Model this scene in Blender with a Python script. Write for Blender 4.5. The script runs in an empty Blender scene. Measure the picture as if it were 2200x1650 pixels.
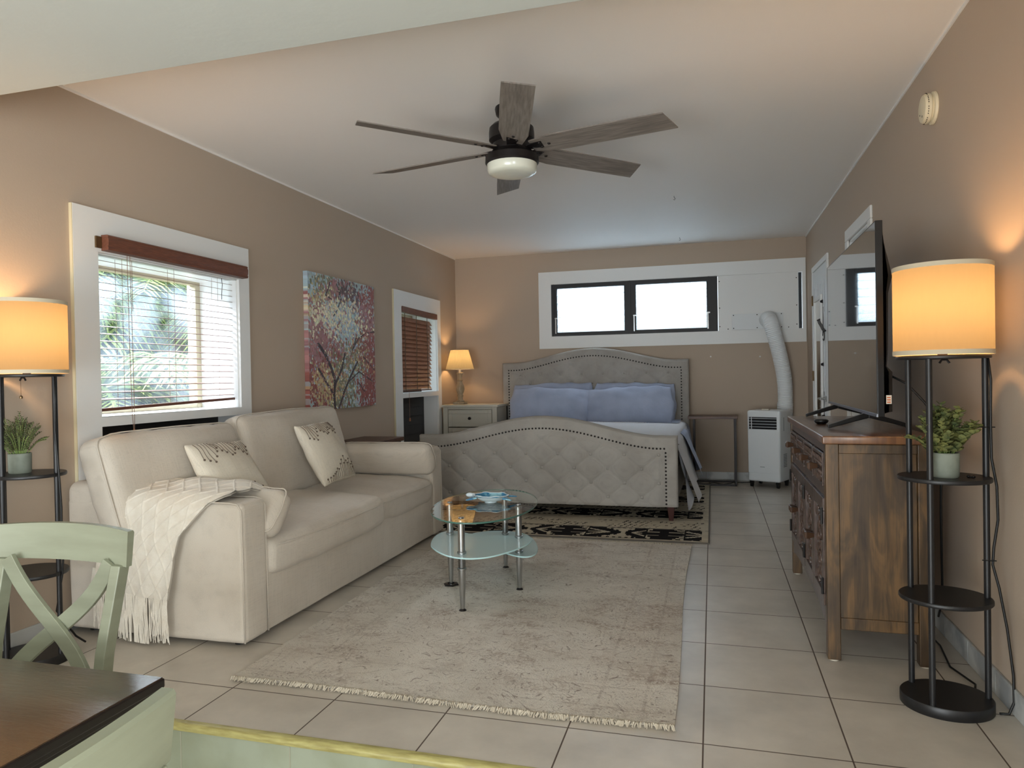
import bpy, bmesh, math, random
import numpy as np
from math import sin, cos, pi, sqrt, radians, exp, atan2, hypot
from mathutils import Vector, Matrix, noise, Euler

random.seed(7)
SC = bpy.context.scene
COL = SC.collection

# ------------------------------------------------------------------ camera
cam_d = bpy.data.cameras.new('camera')
cam = bpy.data.objects.new('camera', cam_d)
COL.objects.link(cam)
CAM_H = 1.22
_R = Matrix(((0.96231433, 0.01425864, 0.27156549),
             (0.27135409, 0.01514534, -0.96236042),
             (-0.01783491, 0.99978363, 0.01070544)))
cam.matrix_world = Matrix.Translation((0, 0, CAM_H)) @ _R.to_4x4()
cam_d.sensor_fit = 'HORIZONTAL'
cam_d.sensor_width = 36.0
cam_d.lens = 1525.0 * 36.0 / 2200.0
cam_d.clip_start = 0.05
cam_d.clip_end = 200
SC.camera = cam

# ------------------------------------------------------------------ colour management
SC.view_settings.view_transform = 'Standard'
SC.view_settings.look = 'None'
SC.view_settings.gamma = 1.0
SC.view_settings.use_curve_mapping = False
SC.view_settings.exposure = 1.55

# ------------------------------------------------------------------ daylight and added fill
world = bpy.data.worlds.new('sky')
SC.world = world
world.use_nodes = True
_wn = world.node_tree.nodes
_bg = _wn['Background']
_bg.inputs['Color'].default_value = (0.74, 0.88, 1.0, 1)
_bg.inputs['Strength'].default_value = 1.0

def lamp(name, kind, loc, energy, color=(1, 1, 1), size=None, size_y=None, rot=None, radius=None):
    d = bpy.data.lights.new(name, kind)
    d.energy = energy
    d.color = color
    if kind == 'AREA':
        d.shape = 'RECTANGLE'; d.size = size; d.size_y = size_y or size
    if radius is not None:
        d.shadow_soft_size = radius
    o = bpy.data.objects.new(name, d)
    o.location = loc
    if rot: o.rotation_euler = rot
    COL.objects.link(o)
    return o

sun = lamp('sun', 'SUN', (-12, 6, 12), 1.7, (1.0, 0.95, 0.85))
sun.data.angle = radians(1.0)
sun.rotation_euler = Vector((0.35, 0.25, -1.0)).to_track_quat('-Z', 'Y').to_euler()
# added fill lamp standing for daylight at an unseen opening behind the viewer
lamp('rear_opening_fill', 'AREA', (-1.6, -2.45, 0.50), 50.0, (0.95, 0.99, 1.0), 2.6, 1.3, (radians(82), 0, 0))
# fill lamp added at a made-up opening in the unseen right wall
lamp('side_fill', 'AREA', (0.96, -0.9, 1.25), 38.0, (0.95, 1.0, 1.0), 1.2, 1.0, (0, radians(90), 0))
# sky above the eave outside the high louvre window
lamp('west_window_daylight', 'AREA', (-3.78, 3.55, 2.30), 50.0, (0.82, 0.91, 1.0), 0.5, 1.2, (0, radians(-55), 0))
lamp('back_window_daylight', 'AREA', (-0.9, 8.95, 2.35), 42.0, (0.80, 0.90, 1.0), 1.9, 1.0, (radians(-75), 0, 0))

XL, XR, YB, ZC = -3.08, 1.01, 8.38, 2.70
YSTEP, ZLOW = 2.11, -0.26

# ------------------------------------------------------------------ helpers
def S(r, g, b):
    f = lambda c: (c / 255.0) / 12.92 if c / 255.0 <= 0.04045 else ((c / 255.0 + 0.055) / 1.055) ** 2.4
    return (f(r), f(g), f(b), 1.0)

def mat(name, col, rough=0.5, metal=0.0, col2=None, nscale=5.0, nlo=0.35, nhi=0.65, detail=5.0, stretch=(1, 1, 1),
        bump=0.0, bscale=60.0, bstretch=(1, 1, 1), coat=0.0, spec=0.5, emis=None, estr=0.0, weave=0.0, wscale=220.0,
        trans=0.0, rvar=0.0, sheen=0.0):
    m = bpy.data.materials.new(name)
    m.use_nodes = True
    nt = m.node_tree; N = nt.nodes; L = nt.links
    b = N['Principled BSDF']
    b.inputs['Base Color'].default_value = col
    b.inputs['Roughness'].default_value = rough
    b.inputs['Metallic'].default_value = metal
    b.inputs['Specular IOR Level'].default_value = spec
    b.inputs['Coat Weight'].default_value = coat
    b.inputs['Coat Roughness'].default_value = 0.15
    b.inputs['Sheen Weight'].default_value = sheen
    if trans: b.inputs['Transmission Weight'].default_value = trans
    if emis:
        b.inputs['Emission Color'].default_value = emis
        b.inputs['Emission Strength'].default_value = estr
    tc = N.new('ShaderNodeTexCoord')
    if col2 is not None or rvar:
        mp = N.new('ShaderNodeMapping'); mp.inputs['Scale'].default_value = stretch
        L.new(tc.outputs['Object'], mp.inputs[0])
        n = N.new('ShaderNodeTexNoise'); n.inputs['Scale'].default_value = nscale; n.inputs['Detail'].default_value = detail
        L.new(mp.outputs[0], n.inputs['Vector'])
        r = N.new('ShaderNodeMapRange'); r.inputs[1].default_value = nlo; r.inputs[2].default_value = nhi
        L.new(n.outputs['Fac'], r.inputs[0])
        if col2 is not None:
            mx = N.new('ShaderNodeMix'); mx.data_type = 'RGBA'
            mx.inputs[6].default_value = col; mx.inputs[7].default_value = col2
            L.new(r.outputs[0], mx.inputs[0]); L.new(mx.outputs[2], b.inputs['Base Color'])
        if rvar:
            rr = N.new('ShaderNodeMapRange'); rr.inputs[3].default_value = rough - rvar; rr.inputs[4].default_value = rough + rvar
            L.new(n.outputs['Fac'], rr.inputs[0]); L.new(rr.outputs[0], b.inputs['Roughness'])
    h = None
    if bump:
        mp2 = N.new('ShaderNodeMapping'); mp2.inputs['Scale'].default_value = bstretch
        L.new(tc.outputs['Object'], mp2.inputs[0])
        n2 = N.new('ShaderNodeTexNoise'); n2.inputs['Scale'].default_value = bscale; n2.inputs['Detail'].default_value = 4
        L.new(mp2.outputs[0], n2.inputs['Vector']); h = n2.outputs['Fac']
        bp = N.new('ShaderNodeBump'); bp.inputs['Strength'].default_value = bump; bp.inputs['Distance'].default_value = 0.01
        L.new(h, bp.inputs['Height']); L.new(bp.outputs[0], b.inputs['Normal'])
    if weave:
        ws = []
        for ax in ((1, 0.04, 1), (0.04, 1, 0.04)):
            mp3 = N.new('ShaderNodeMapping'); mp3.inputs['Scale'].default_value = ax
            L.new(tc.outputs['Object'], mp3.inputs[0])
            n3 = N.new('ShaderNodeTexNoise'); n3.inputs['Scale'].default_value = wscale; n3.inputs['Detail'].default_value = 2
            L.new(mp3.outputs[0], n3.inputs['Vector']); ws.append(n3.outputs['Fac'])
        ad = N.new('ShaderNodeMath'); ad.operation = 'ADD'; L.new(ws[0], ad.inputs[0]); L.new(ws[1], ad.inputs[1])
        bp = N.new('ShaderNodeBump'); bp.inputs['Strength'].default_value = weave; bp.inputs['Distance'].default_value = 0.003
        L.new(ad.outputs[0], bp.inputs['Height']); L.new(bp.outputs[0], b.inputs['Normal'])
        r4 = N.new('ShaderNodeMapRange'); r4.inputs[1].default_value = 0.7; r4.inputs[2].default_value = 1.0
        r4.inputs[3].default_value = 0.93; r4.inputs[4].default_value = 1.06
        L.new(ad.outputs[0], r4.inputs[0])
        hs = N.new('ShaderNodeHueSaturation')
        if col2 is not None: L.new(mx.outputs[2], hs.inputs['Color'])
        else: hs.inputs['Color'].default_value = col
        L.new(r4.outputs[0], hs.inputs['Value']); L.new(hs.outputs[0], b.inputs['Base Color'])
    return m

def vcol_mat(name, rough=0.85, bump=0.0, bscale=300.0, spec=0.3):
    m = mat(name, (0.5, 0.5, 0.5, 1), rough, bump=bump, bscale=bscale, spec=spec)
    nt = m.node_tree
    a = nt.nodes.new('ShaderNodeAttribute'); a.attribute_name = 'pattern'
    nt.links.new(a.outputs['Color'], nt.nodes['Principled BSDF'].inputs['Base Color'])
    return m

WORLD_OF = {}
def tag(o, label=None, cat=None, group=None, kind=None):
    if label: o['label'] = label
    if cat: o['category'] = cat
    if group: o['group'] = group
    if kind: o['kind'] = kind
    return o

def thing(name, label, cat, loc=(0, 0, 0), rz=0.0, group=None):
    o = bpy.data.objects.new(name, None)
    o.empty_display_size = 0.1
    o.location = loc; o.rotation_euler = (0, 0, rz)
    COL.objects.link(o)
    WORLD_OF[o.name] = Matrix.Translation(loc) @ Matrix.Rotation(rz, 4, 'Z')
    return tag(o, label, cat, group)

class MB:
    """Collects shapes (world or local coordinates) that become ONE mesh object."""
    def __init__(s):
        s.v = []; s.f = []; s.mi = []; s.m = 0; s.T = None; s.cols = {}
    def add(s, vs, fs):
        b = len(s.v)
        if s.T is not None: vs = [s.T @ Vector(p) for p in vs]
        s.v += [tuple(p) for p in vs]
        s.f += [tuple(i + b for i in f) for f in fs]
        s.mi += [s.m] * len(fs)
        return s
    def box(s, x0, x1, y0, y1, z0, z1):
        x0, x1 = min(x0, x1), max(x0, x1); y0, y1 = min(y0, y1), max(y0, y1); z0, z1 = min(z0, z1), max(z0, z1)
        return s.add([(x0, y0, z0), (x1, y0, z0), (x1, y1, z0), (x0, y1, z0), (x0, y0, z1), (x1, y0, z1), (x1, y1, z1), (x0, y1, z1)],
                     [(0, 3, 2, 1), (4, 5, 6, 7), (0, 1, 5, 4), (1, 2, 6, 5), (2, 3, 7, 6), (3, 0, 4, 7)])
    def hexa(s, b4, t4):
        return s.add(list(b4) + list(t4), [(0, 3, 2, 1), (4, 5, 6, 7), (0, 1, 5, 4), (1, 2, 6, 5), (2, 3, 7, 6), (3, 0, 4, 7)])
    def cyl(s, p0, p1, r0, r1=None, n=16, cap=True):
        r1 = r0 if r1 is None else r1
        p0 = Vector(p0); p1 = Vector(p1); d = (p1 - p0)
        if d.length < 1e-7: return s
        q = d.to_track_quat('Z', 'Y').to_matrix()
        vs = []
        for p, r in ((p0, r0), (p1, r1)):
            for k in range(n):
                a = 2 * pi * k / n
                vs.append(p + q @ Vector((r * cos(a), r * sin(a), 0)))
        fs = [(k, (k + 1) % n, n + (k + 1) % n, n + k) for k in range(n)]
        if cap: fs += [tuple(range(n - 1, -1, -1)), tuple(range(n, 2 * n))]
        return s.add(vs, fs)
    def tube(s, pts, r, n=8, cap=True):
        pts = [Vector(p) for p in pts]; R = r if hasattr(r, '__len__') else [r] * len(pts)
        vs = []; up = None
        for i, p in enumerate(pts):
            t = (pts[min(i + 1, len(pts) - 1)] - pts[max(i - 1, 0)])
            if t.length < 1e-9: t = Vector((0, 0, 1))
            t.normalize()
            if up is None:
                up = Vector((0, 0, 1)) if abs(t.z) < 0.9 else Vector((1, 0, 0))
            a = t.cross(up)
            if a.length < 1e-6: a = t.orthogonal()
            a.normalize(); b = a.cross(t).normalized(); up = b
            for k in range(n):
                w = 2 * pi * k / n
                vs.append(p + R[i] * (cos(w) * a + sin(w) * b))
        fs = []
        for i in range(len(pts) - 1):
            for k in range(n):
                fs.append((i * n + k, i * n + (k + 1) % n, (i + 1) * n + (k + 1) % n, (i + 1) * n + k))
        if cap: fs += [tuple(range(n - 1, -1, -1)), tuple(range((len(pts) - 1) * n, len(pts) * n))]
        return s.add(vs, fs)
    def lathe(s, prof, c=(0, 0, 0), n=32, sx=1.0, sy=1.0, closed=False):
        vs = []
        for r, z in prof:
            for k in range(n):
                a = 2 * pi * k / n
                vs.append((c[0] + sx * r * cos(a), c[1] + sy * r * sin(a), c[2] + z))
        m = len(prof); fs = []
        for i in range(m - 1 + (1 if closed else 0)):
            j = (i + 1) % m
            for k in range(n):
                fs.append((i * n + k, i * n + (k + 1) % n, j * n + (k + 1) % n, j * n + k))
        if not closed:
            if prof[0][0] > 1e-6: fs.append(tuple(range(n - 1, -1, -1)))
            if prof[-1][0] > 1e-6: fs.append(tuple(range((m - 1) * n, m * n)))
        return s.add(vs, fs)
    def grid(s, fn, nu, nv, closed_u=False):
        vs = [fn(i / nu, j / nv) for j in range(nv + 1) for i in range(nu + (0 if closed_u else 1))]
        w = nu + (0 if closed_u else 1); fs = []
        for j in range(nv):
            for i in range(nu):
                i2 = (i + 1) % w if closed_u else i + 1
                fs.append((j * w + i, j * w + i2, (j + 1) * w + i2, (j + 1) * w + i))
        return s.add(vs, fs)
    def prism(s, poly, lo, hi, axis='z'):
        n = len(poly)
        def P(p, h):
            return (p[0], p[1], h) if axis == 'z' else ((p[0], h, p[1]) if axis == 'y' else (h, p[0], p[1]))
        vs = [P(p, lo) for p in poly] + [P(p, hi) for p in poly]
        fs = [tuple(range(n - 1, -1, -1)), tuple(range(n, 2 * n))] + [(k, (k + 1) % n, n + (k + 1) % n, n + k) for k in range(n)]
        return s.add(vs, fs)
    def ball(s, c, rx, ry=None, rz=None, n=12, m=8):
        ry = rx if ry is None else ry; rz = rx if rz is None else rz
        def fn(u, v):
            a = 2 * pi * u; b = -pi / 2 + pi * v
            return (c[0] + rx * cos(b) * cos(a), c[1] + ry * cos(b) * sin(a), c[2] + rz * sin(b))
        return s.grid(fn, n, m, True)
    def build(s, name, mats, parent=None, smooth=False, bevel=0.0, seg=2, subsurf=0, local=False, autos=None, weld=False):
        me = bpy.data.meshes.new(name)
        vs = s.v
        if parent is not None and not local:
            W = WORLD_OF[parent.name].inverted()
            vs = [W @ Vector(p) for p in vs]
        me.from_pydata([tuple(p) for p in vs], [], s.f)
        if not isinstance(mats, (list, tuple)): mats = [mats]
        for m in mats: me.materials.append(m)
        me.polygons.foreach_set('material_index', s.mi)
        bm = bmesh.new(); bm.from_mesh(me)
        if weld:
            bmesh.ops.remove_doubles(bm, verts=bm.verts, dist=1e-5); bm.verts.index_update()
            seen = {}
            for f in bm.faces: seen.setdefault(frozenset(v.index for v in f.verts), []).append(f)
            inner = [f for fs in seen.values() if len(fs) > 1 for f in fs]
            if inner: bmesh.ops.delete(bm, geom=inner, context='FACES_ONLY')
        bmesh.ops.recalc_face_normals(bm, faces=bm.faces)
        bm.to_mesh(me); bm.free()
        if smooth: me.polygons.foreach_set('use_smooth', [True] * len(me.polygons))
        o = bpy.data.objects.new(name, me)
        COL.objects.link(o)
        if parent is not None:
            o.parent = parent
            WORLD_OF[o.name] = WORLD_OF[parent.name]
        else:
            WORLD_OF[o.name] = Matrix.Identity(4)
        if bevel:
            md = o.modifiers.new('bevel', 'BEVEL'); md.width = bevel; md.segments = seg; md.limit_method = 'ANGLE'
            md.angle_limit = radians(35); md.harden_normals = True
            me.polygons.foreach_set('use_smooth', [True] * len(me.polygons))
            _sharp(me, 35)
        elif smooth and autos is not None:
            _sharp(me, autos)
        if subsurf:
            md = o.modifiers.new('sub', 'SUBSURF'); md.levels = subsurf; md.render_levels = subsurf
        return o

def _sharp(me, ang):
    bm = bmesh.new(); bm.from_mesh(me)
    for e in bm.edges:
        if len(e.link_faces) == 2 and e.calc_face_angle(0) > radians(ang): e.smooth = False
    bm.to_mesh(me); bm.free()

def struct(o):
    o['kind'] = 'structure'; return o

def copy_tree(o, parent=None):
    c = o.copy(); COL.objects.link(c)
    if parent is not None: c.parent = parent
    for ch in list(o.children): copy_tree(ch, c)
    return c

def setcol(o, cols):
    """per-face colours (linear rgb) stored as an attribute of the mesh"""
    me = o.data
    at = me.color_attributes.new('pattern', 'FLOAT_COLOR', 'CORNER')
    cc = np.ones((len(me.loops), 4), dtype=np.float32)
    k = 0
    tot = np.zeros(len(me.polygons), dtype=np.int32); me.polygons.foreach_get('loop_total', tot)
    cc[:, :3] = np.repeat(np.asarray(cols, dtype=np.float32), tot, axis=0)
    at.data.foreach_set('color', cc.ravel())

def wall_boxes(mb, axis, c0, c1, u0, u1, v0, v1, holes):
    us = sorted({u0, u1, *[h[0] for h in holes], *[h[1] for h in holes]})
    vs = sorted({v0, v1, *[h[2] for h in holes], *[h[3] for h in holes]})
    for a, b in zip(us, us[1:]):
        for c, d in zip(vs, vs[1:]):
            um, vm = (a + b) / 2, (c + d) / 2
            if any(h[0] < um < h[1] and h[2] < vm < h[3] for h in holes): continue
            if axis == 'x': mb.box(c0, c1, a, b, c, d)
            else: mb.box(a, b, c0, c1, c, d)
    return mb

def frame_boxes(mb, axis, c0, c1, u0, u1, v0, v1, w):
    wl, wr, wb, wt = w if hasattr(w, '__len__') else (w,) * 4
    return wall_boxes(mb, axis, c0, c1, u0, u1, v0, v1, [(u0 + wl, u1 - wr, v0 + wb, v1 - wt)])

def rcube(mb, hx, hy, hz, r, n=10, fn=None, c=(0, 0, 0), M=None):
    """rounded, subdivided box; fn(p, normal) may move each point"""
    seen = {}; vs = []; fs = []
    h = Vector((hx, hy, hz))
    # non-uniform steps: more near the borders
    def st(t, H):
        return t
    def vert(p):
        k = (round(p[0], 5), round(p[1], 5), round(p[2], 5))
        if k in seen: return seen[k]
        inner = Vector([max(-(h[i] - r), min(h[i] - r, p[i])) for i in range(3)])
        d = Vector(p) - inner
        nn = d.normalized() if d.length > 1e-9 else Vector((0, 0, 1))
        q = inner + nn * r
        if fn: q = fn(q, nn)
        if M is not None: q = M @ q
        seen[k] = len(vs); vs.append(tuple(q + Vector(c)))
        return seen[k]
    def steps(H):
        m = max(2, int(n * H / max(h)) )
        core = [-(H - r) + 2 * (H - r) * i / m for i in range(m + 1)]
        e = [0.25, 0.55, 0.8, 1.0]
        return [-(H - r) - r * t for t in reversed(e)] + core + [(H - r) + r * t for t in e]
    ax = [steps(hx), steps(hy), steps(hz)]
    for a in range(3):
        b, c2 = (a + 1) % 3, (a + 2) % 3
        for sgn in (-1, 1):
            for i in range(len(ax[b]) - 1):
                for j in range(len(ax[c2]) - 1):
                    q = []
                    for (ii, jj) in ((i, j), (i + 1, j), (i + 1, j + 1), (i, j + 1)):
                        p = [0, 0, 0]; p[a] = sgn * h[a]; p[b] = ax[b][ii]; p[c2] = ax[c2][jj]
                        q.append(vert(p))
                    if len(set(q)) >= 3: fs.append(tuple(q if sgn > 0 else q[::-1]))
    mb.add(vs, fs)
    return mb

def N3(p, s=1.0, o=0.0):
    return noise.noise(Vector((p[0] * s + o, p[1] * s + o * 1.7, p[2] * s - o)))
# ------------------------------------------------------------------ materials
M = {}
M['wall'] = mat('tan wall paint', S(184, 167, 149), 0.72, bump=0.05, bscale=120, spec=0.35)
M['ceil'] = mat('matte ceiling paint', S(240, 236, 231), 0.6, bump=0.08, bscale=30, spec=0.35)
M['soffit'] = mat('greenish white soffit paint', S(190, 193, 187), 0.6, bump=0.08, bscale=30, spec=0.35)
M['white'] = mat('white trim paint', S(232, 233, 231), 0.42, bump=0.03, bscale=80)
M['jamb'] = mat('white jamb paint', S(236, 238, 238), 0.4)
M['cream'] = mat('cream painted edge', S(206, 196, 164), 0.5)
M['black'] = mat('black metal', S(24, 24, 26), 0.42, spec=0.5)
M['blackframe'] = mat('black window frame', S(26, 26, 29), 0.5)
M['darkrec'] = mat('dark louvre board', S(22, 21, 22), 0.55, bump=0.1)
M['chrome'] = mat('brushed chrome', S(185, 188, 190), 0.22, metal=1.0)
M['darkmetal'] = mat('dark bronze', S(38, 34, 34), 0.4, metal=0.5)
M['brass'] = mat('old brass', S(120, 98, 70), 0.4, metal=0.8)
M['blackplastic'] = mat('black plastic', S(16, 16, 18), 0.3)
M['whiteplastic'] = mat('white plastic', S(226, 230, 231), 0.35)
M['sofa'] = mat('natural linen weave', S(202, 193, 180), 0.9, col2=S(192, 182, 168), nscale=3, weave=0.22, wscale=330, spec=0.2, sheen=0.15)
M['bedfab'] = mat('grey linen upholstery', S(170, 166, 159), 0.9, col2=S(158, 153, 146), nscale=4, weave=0.22, wscale=330, spec=0.2)
M['blue'] = mat('blue grey cotton', S(172, 183, 207), 0.85, col2=S(160, 171, 196), nscale=6, bump=0.15, bscale=45, spec=0.2, sheen=0.1)
M['quilt'] = mat('white quilted cotton', S(228, 229, 233), 0.85, bump=0.25, bscale=90, spec=0.2)
M['pillow'] = mat('cream cotton', S(214, 206, 190), 0.9, weave=0.3, wscale=260, spec=0.2)
M['thread'] = mat('taupe thread', S(98, 84, 72), 0.8)
M['throw'] = mat('ivory knit wool', S(230, 223, 210), 0.95, col2=S(222, 213, 198), nscale=25, bump=0.35, bscale=300, spec=0.15, sheen=0.3)
M['walnut'] = mat('walnut top', S(100, 66, 48), 0.4, col2=S(70, 44, 34), nscale=4, stretch=(1, 14, 14))
M['legwood'] = mat('dark red brown leg', S(64, 28, 22), 0.35)
M['terracotta'] = mat('brown wood grain', S(120, 74, 55), 0.42, col2=S(96, 58, 44), nscale=5, stretch=(40, 3, 40), bump=0.08, bscale=30, bstretch=(30, 2, 30))
M['blindslat'] = mat('brown wooden slat', S(176, 130, 106), 0.38, col2=S(154, 108, 86), nscale=4, stretch=(20, 1.5, 20), spec=0.6)
M['whiteslat'] = mat('pale wooden slat', S(126, 90, 72), 0.4, spec=0.7)
M['sage'] = mat('sage distressed chair paint', S(143, 147, 126), 0.42, col2=S(128, 131, 111), nscale=3, stretch=(1, 1, 6), coat=0.1)
M['sagewear'] = mat('worn chair edge', S(120, 92, 60), 0.5)
M['tabletop'] = mat('polished dark walnut table', S(70, 44, 27), 0.22, col2=S(40, 25, 17), nscale=3.0, nlo=0.3, nhi=0.7, stretch=(2, 9, 2), coat=0.5, spec=0.5, bump=0.12, bscale=26, bstretch=(1, 6, 1))
M['tableedge'] = mat('near black table edge', S(26, 20, 19), 0.35)
M['night'] = mat('putty painted wood', S(200, 196, 182), 0.5)
M['lampwood'] = mat('limed turned wood', S(176, 160, 134), 0.6, col2=S(150, 132, 106), nscale=12, stretch=(6, 6, 1))
M['concrete'] = mat('grey green concrete', S(132, 138, 126), 0.8, col2=S(114, 120, 108), nscale=18)
M['screen'] = mat('dark glossy screen', S(10, 10, 12), 0.04, spec=0.9, coat=1.0)
M['screen'].node_tree.nodes['Principled BSDF'].inputs['Coat Roughness'].default_value = 0.02
M['screen'].node_tree.nodes['Principled BSDF'].inputs['IOR'].default_value = 2.2
M['mirror'] = mat('mirror', (0.8, 0.82, 0.8, 1), 0.03, metal=1.0)
M['silver'] = mat('silver bezel', S(150, 155, 165), 0.3, metal=0.9)
M['label'] = mat('pale sticker', S(214, 206, 190), 0.6)
M['orange'] = mat('orange print', S(200, 96, 40), 0.6)
M['greyprint'] = mat('grey print', S(120, 126, 130), 0.6)
M['soil'] = mat('moss and soil', S(40, 42, 30), 0.9)
M['knobwood'] = mat('dark knob wood', S(74, 50, 33), 0.4)
M['bladewood'] = mat('weathered grey wood', S(136, 128, 121), 0.5, col2=S(107, 100, 94), nscale=6, stretch=(1.2, 14, 14))
M['opal'] = mat('opal glass', S(226, 228, 214), 0.25, coat=0.4)
M['smoke'] = mat('aged ivory plastic', S(222, 212, 184), 0.45)
M['cord'] = mat('black cord', S(14, 14, 15), 0.5)
M['cordwood'] = mat('wooden tassel', S(150, 98, 66), 0.5)
M['string'] = mat('blind string', S(140, 110, 92), 0.7)
M['turtle'] = mat('blue glazed ceramic', S(58, 132, 176), 0.12, col2=S(150, 206, 222), nscale=22, nlo=0.52, nhi=0.62, coat=0.6)
M['turtlew'] = mat('white glazed ceramic', S(206, 220, 226), 0.15, coat=0.5)
M['riser'] = mat('green grey riser tile', S(150, 156, 136), 0.45, col2=S(132, 136, 112), nscale=3.5)
M['edgestrip'] = mat('ochre step edging', S(176, 168, 108), 0.35, col2=S(148, 138, 84), nscale=14, stretch=(1, 6, 6))
M['marble'] = mat('grey veined marble', S(196, 198, 196), 0.3, col2=S(150, 154, 156), nscale=5, nlo=0.48, nhi=0.62)
M['door'] = mat('white door paint', S(226, 229, 230), 0.4)
M['doordark'] = mat('opening darkness', S(18, 18, 19), 0.8)  # near-black colour stands for the unlit space in openings and gaps
M['leafout'] = mat('palm green', S(112, 146, 74), 0.5, col2=S(170, 186, 110), nscale=3, spec=0.5)
M['leafout2'] = mat('deep green leaf', S(46, 78, 46), 0.5, col2=S(74, 110, 62), nscale=3)
M['leafmid'] = mat('hazy blue green leaf', S(82, 108, 110), 0.5, col2=S(110, 132, 130), nscale=2)
M['leafyellow'] = mat('yellow green leaf', S(196, 196, 56), 0.5, col2=S(120, 160, 50), nscale=3)
M['trunk'] = mat('palm trunk', S(110, 100, 86), 0.8)
M['ground'] = mat('garden lawn', S(84, 98, 60), 0.9, col2=S(62, 76, 46), nscale=2)
M['housewall'] = mat('neighbour blue grey wall', S(104, 122, 150), 0.8)

def leaf_mat(name, c1, c2, sc=30):
    m = mat(name, c1, 0.55, col2=c2, nscale=sc, spec=0.4)
    return m
M['euca'] = leaf_mat('eucalyptus leaf', S(132, 132, 76), S(88, 100, 66))
M['box'] = leaf_mat('sage herb leaf', S(88, 98, 72), S(116, 114, 76))

def floor_mat():
    m = bpy.data.materials.new('glazed floor tile'); m.use_nodes = True
    nt = m.node_tree; N = nt.nodes; L = nt.links; b = N['Principled BSDF']
    tc = N.new('ShaderNodeTexCoord')
    mp = N.new('ShaderNodeMapping'); mp.inputs['Location'].default_value = (0.046 + 0.452 * 20, -2.40 + 0.452 * 20, 0)
    L.new(tc.outputs['Object'], mp.inputs[0])
    br = N.new('ShaderNodeTexBrick'); br.offset = 0.0; br.squash = 1.0
    br.inputs['Scale'].default_value = 1.0; br.inputs['Brick Width'].default_value = 0.452; br.inputs['Row Height'].default_value = 0.452
    br.inputs['Mortar Size'].default_value = 0.0032; br.inputs['Mortar Smooth'].default_value = 0.35; br.inputs['Bias'].default_value = 0
    br.inputs['Color1'].default_value = S(198, 190, 178); br.inputs['Color2'].default_value = S(190, 182, 170)
    br.inputs['Mortar'].default_value = S(84, 70, 60)
    L.new(mp.outputs[0], br.inputs['Vector'])
    n = N.new('ShaderNodeTexNoise'); n.inputs['Scale'].default_value = 3.2; n.inputs['Detail'].default_value = 7; n.inputs['Roughness'].default_value = 0.6
    L.new(tc.outputs['Object'], n.inputs['Vector'])
    r = N.new('ShaderNodeMapRange'); r.inputs[1].default_value = 0.3; r.inputs[2].default_value = 0.7; r.inputs[3].default_value = 0.84; r.inputs[4].default_value = 1.14
    L.new(n.outputs['Fac'], r.inputs[0])
    hs = N.new('ShaderNodeVectorMath'); hs.operation = 'SCALE'; L.new(br.outputs['Color'], hs.inputs[0]); L.new(r.outputs[0], hs.inputs['Scale'])
    L.new(hs.outputs[0], b.inputs['Base Color'])
    n2 = N.new('ShaderNodeTexNoise'); n2.inputs['Scale'].default_value = 55; n2.inputs['Detail'].default_value = 3
    L.new(tc.outputs['Object'], n2.inputs['Vector'])
    mr = N.new('ShaderNodeMapRange'); mr.inputs[3].default_value = 0.285; mr.inputs[4].default_value = 0.36
    L.new(n2.outputs['Fac'], mr.inputs[0])
    mx = N.new('ShaderNodeMix'); mx.inputs[3].default_value = 0.7
    L.new(br.outputs['Fac'], mx.inputs[0]); L.new(mr.outputs[0], mx.inputs[2]); L.new(mx.outputs[0], b.inputs['Roughness'])
    sub = N.new('ShaderNodeMath'); sub.operation = 'MULTIPLY_ADD'; sub.inputs[1].default_value = -6.0
    L.new(br.outputs['Fac'], sub.inputs[0]); L.new(n2.outputs['Fac'], sub.inputs[2])
    bp = N.new('ShaderNodeBump'); bp.inputs['Strength'].default_value = 0.22; bp.inputs['Distance'].default_value = 0.0012
    L.new(sub.outputs[0], bp.inputs['Height']); L.new(bp.outputs[0], b.inputs['Normal'])
    b.inputs['Specular IOR Level'].default_value = 0.6
    return m
M['floor'] = floor_mat()

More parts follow.
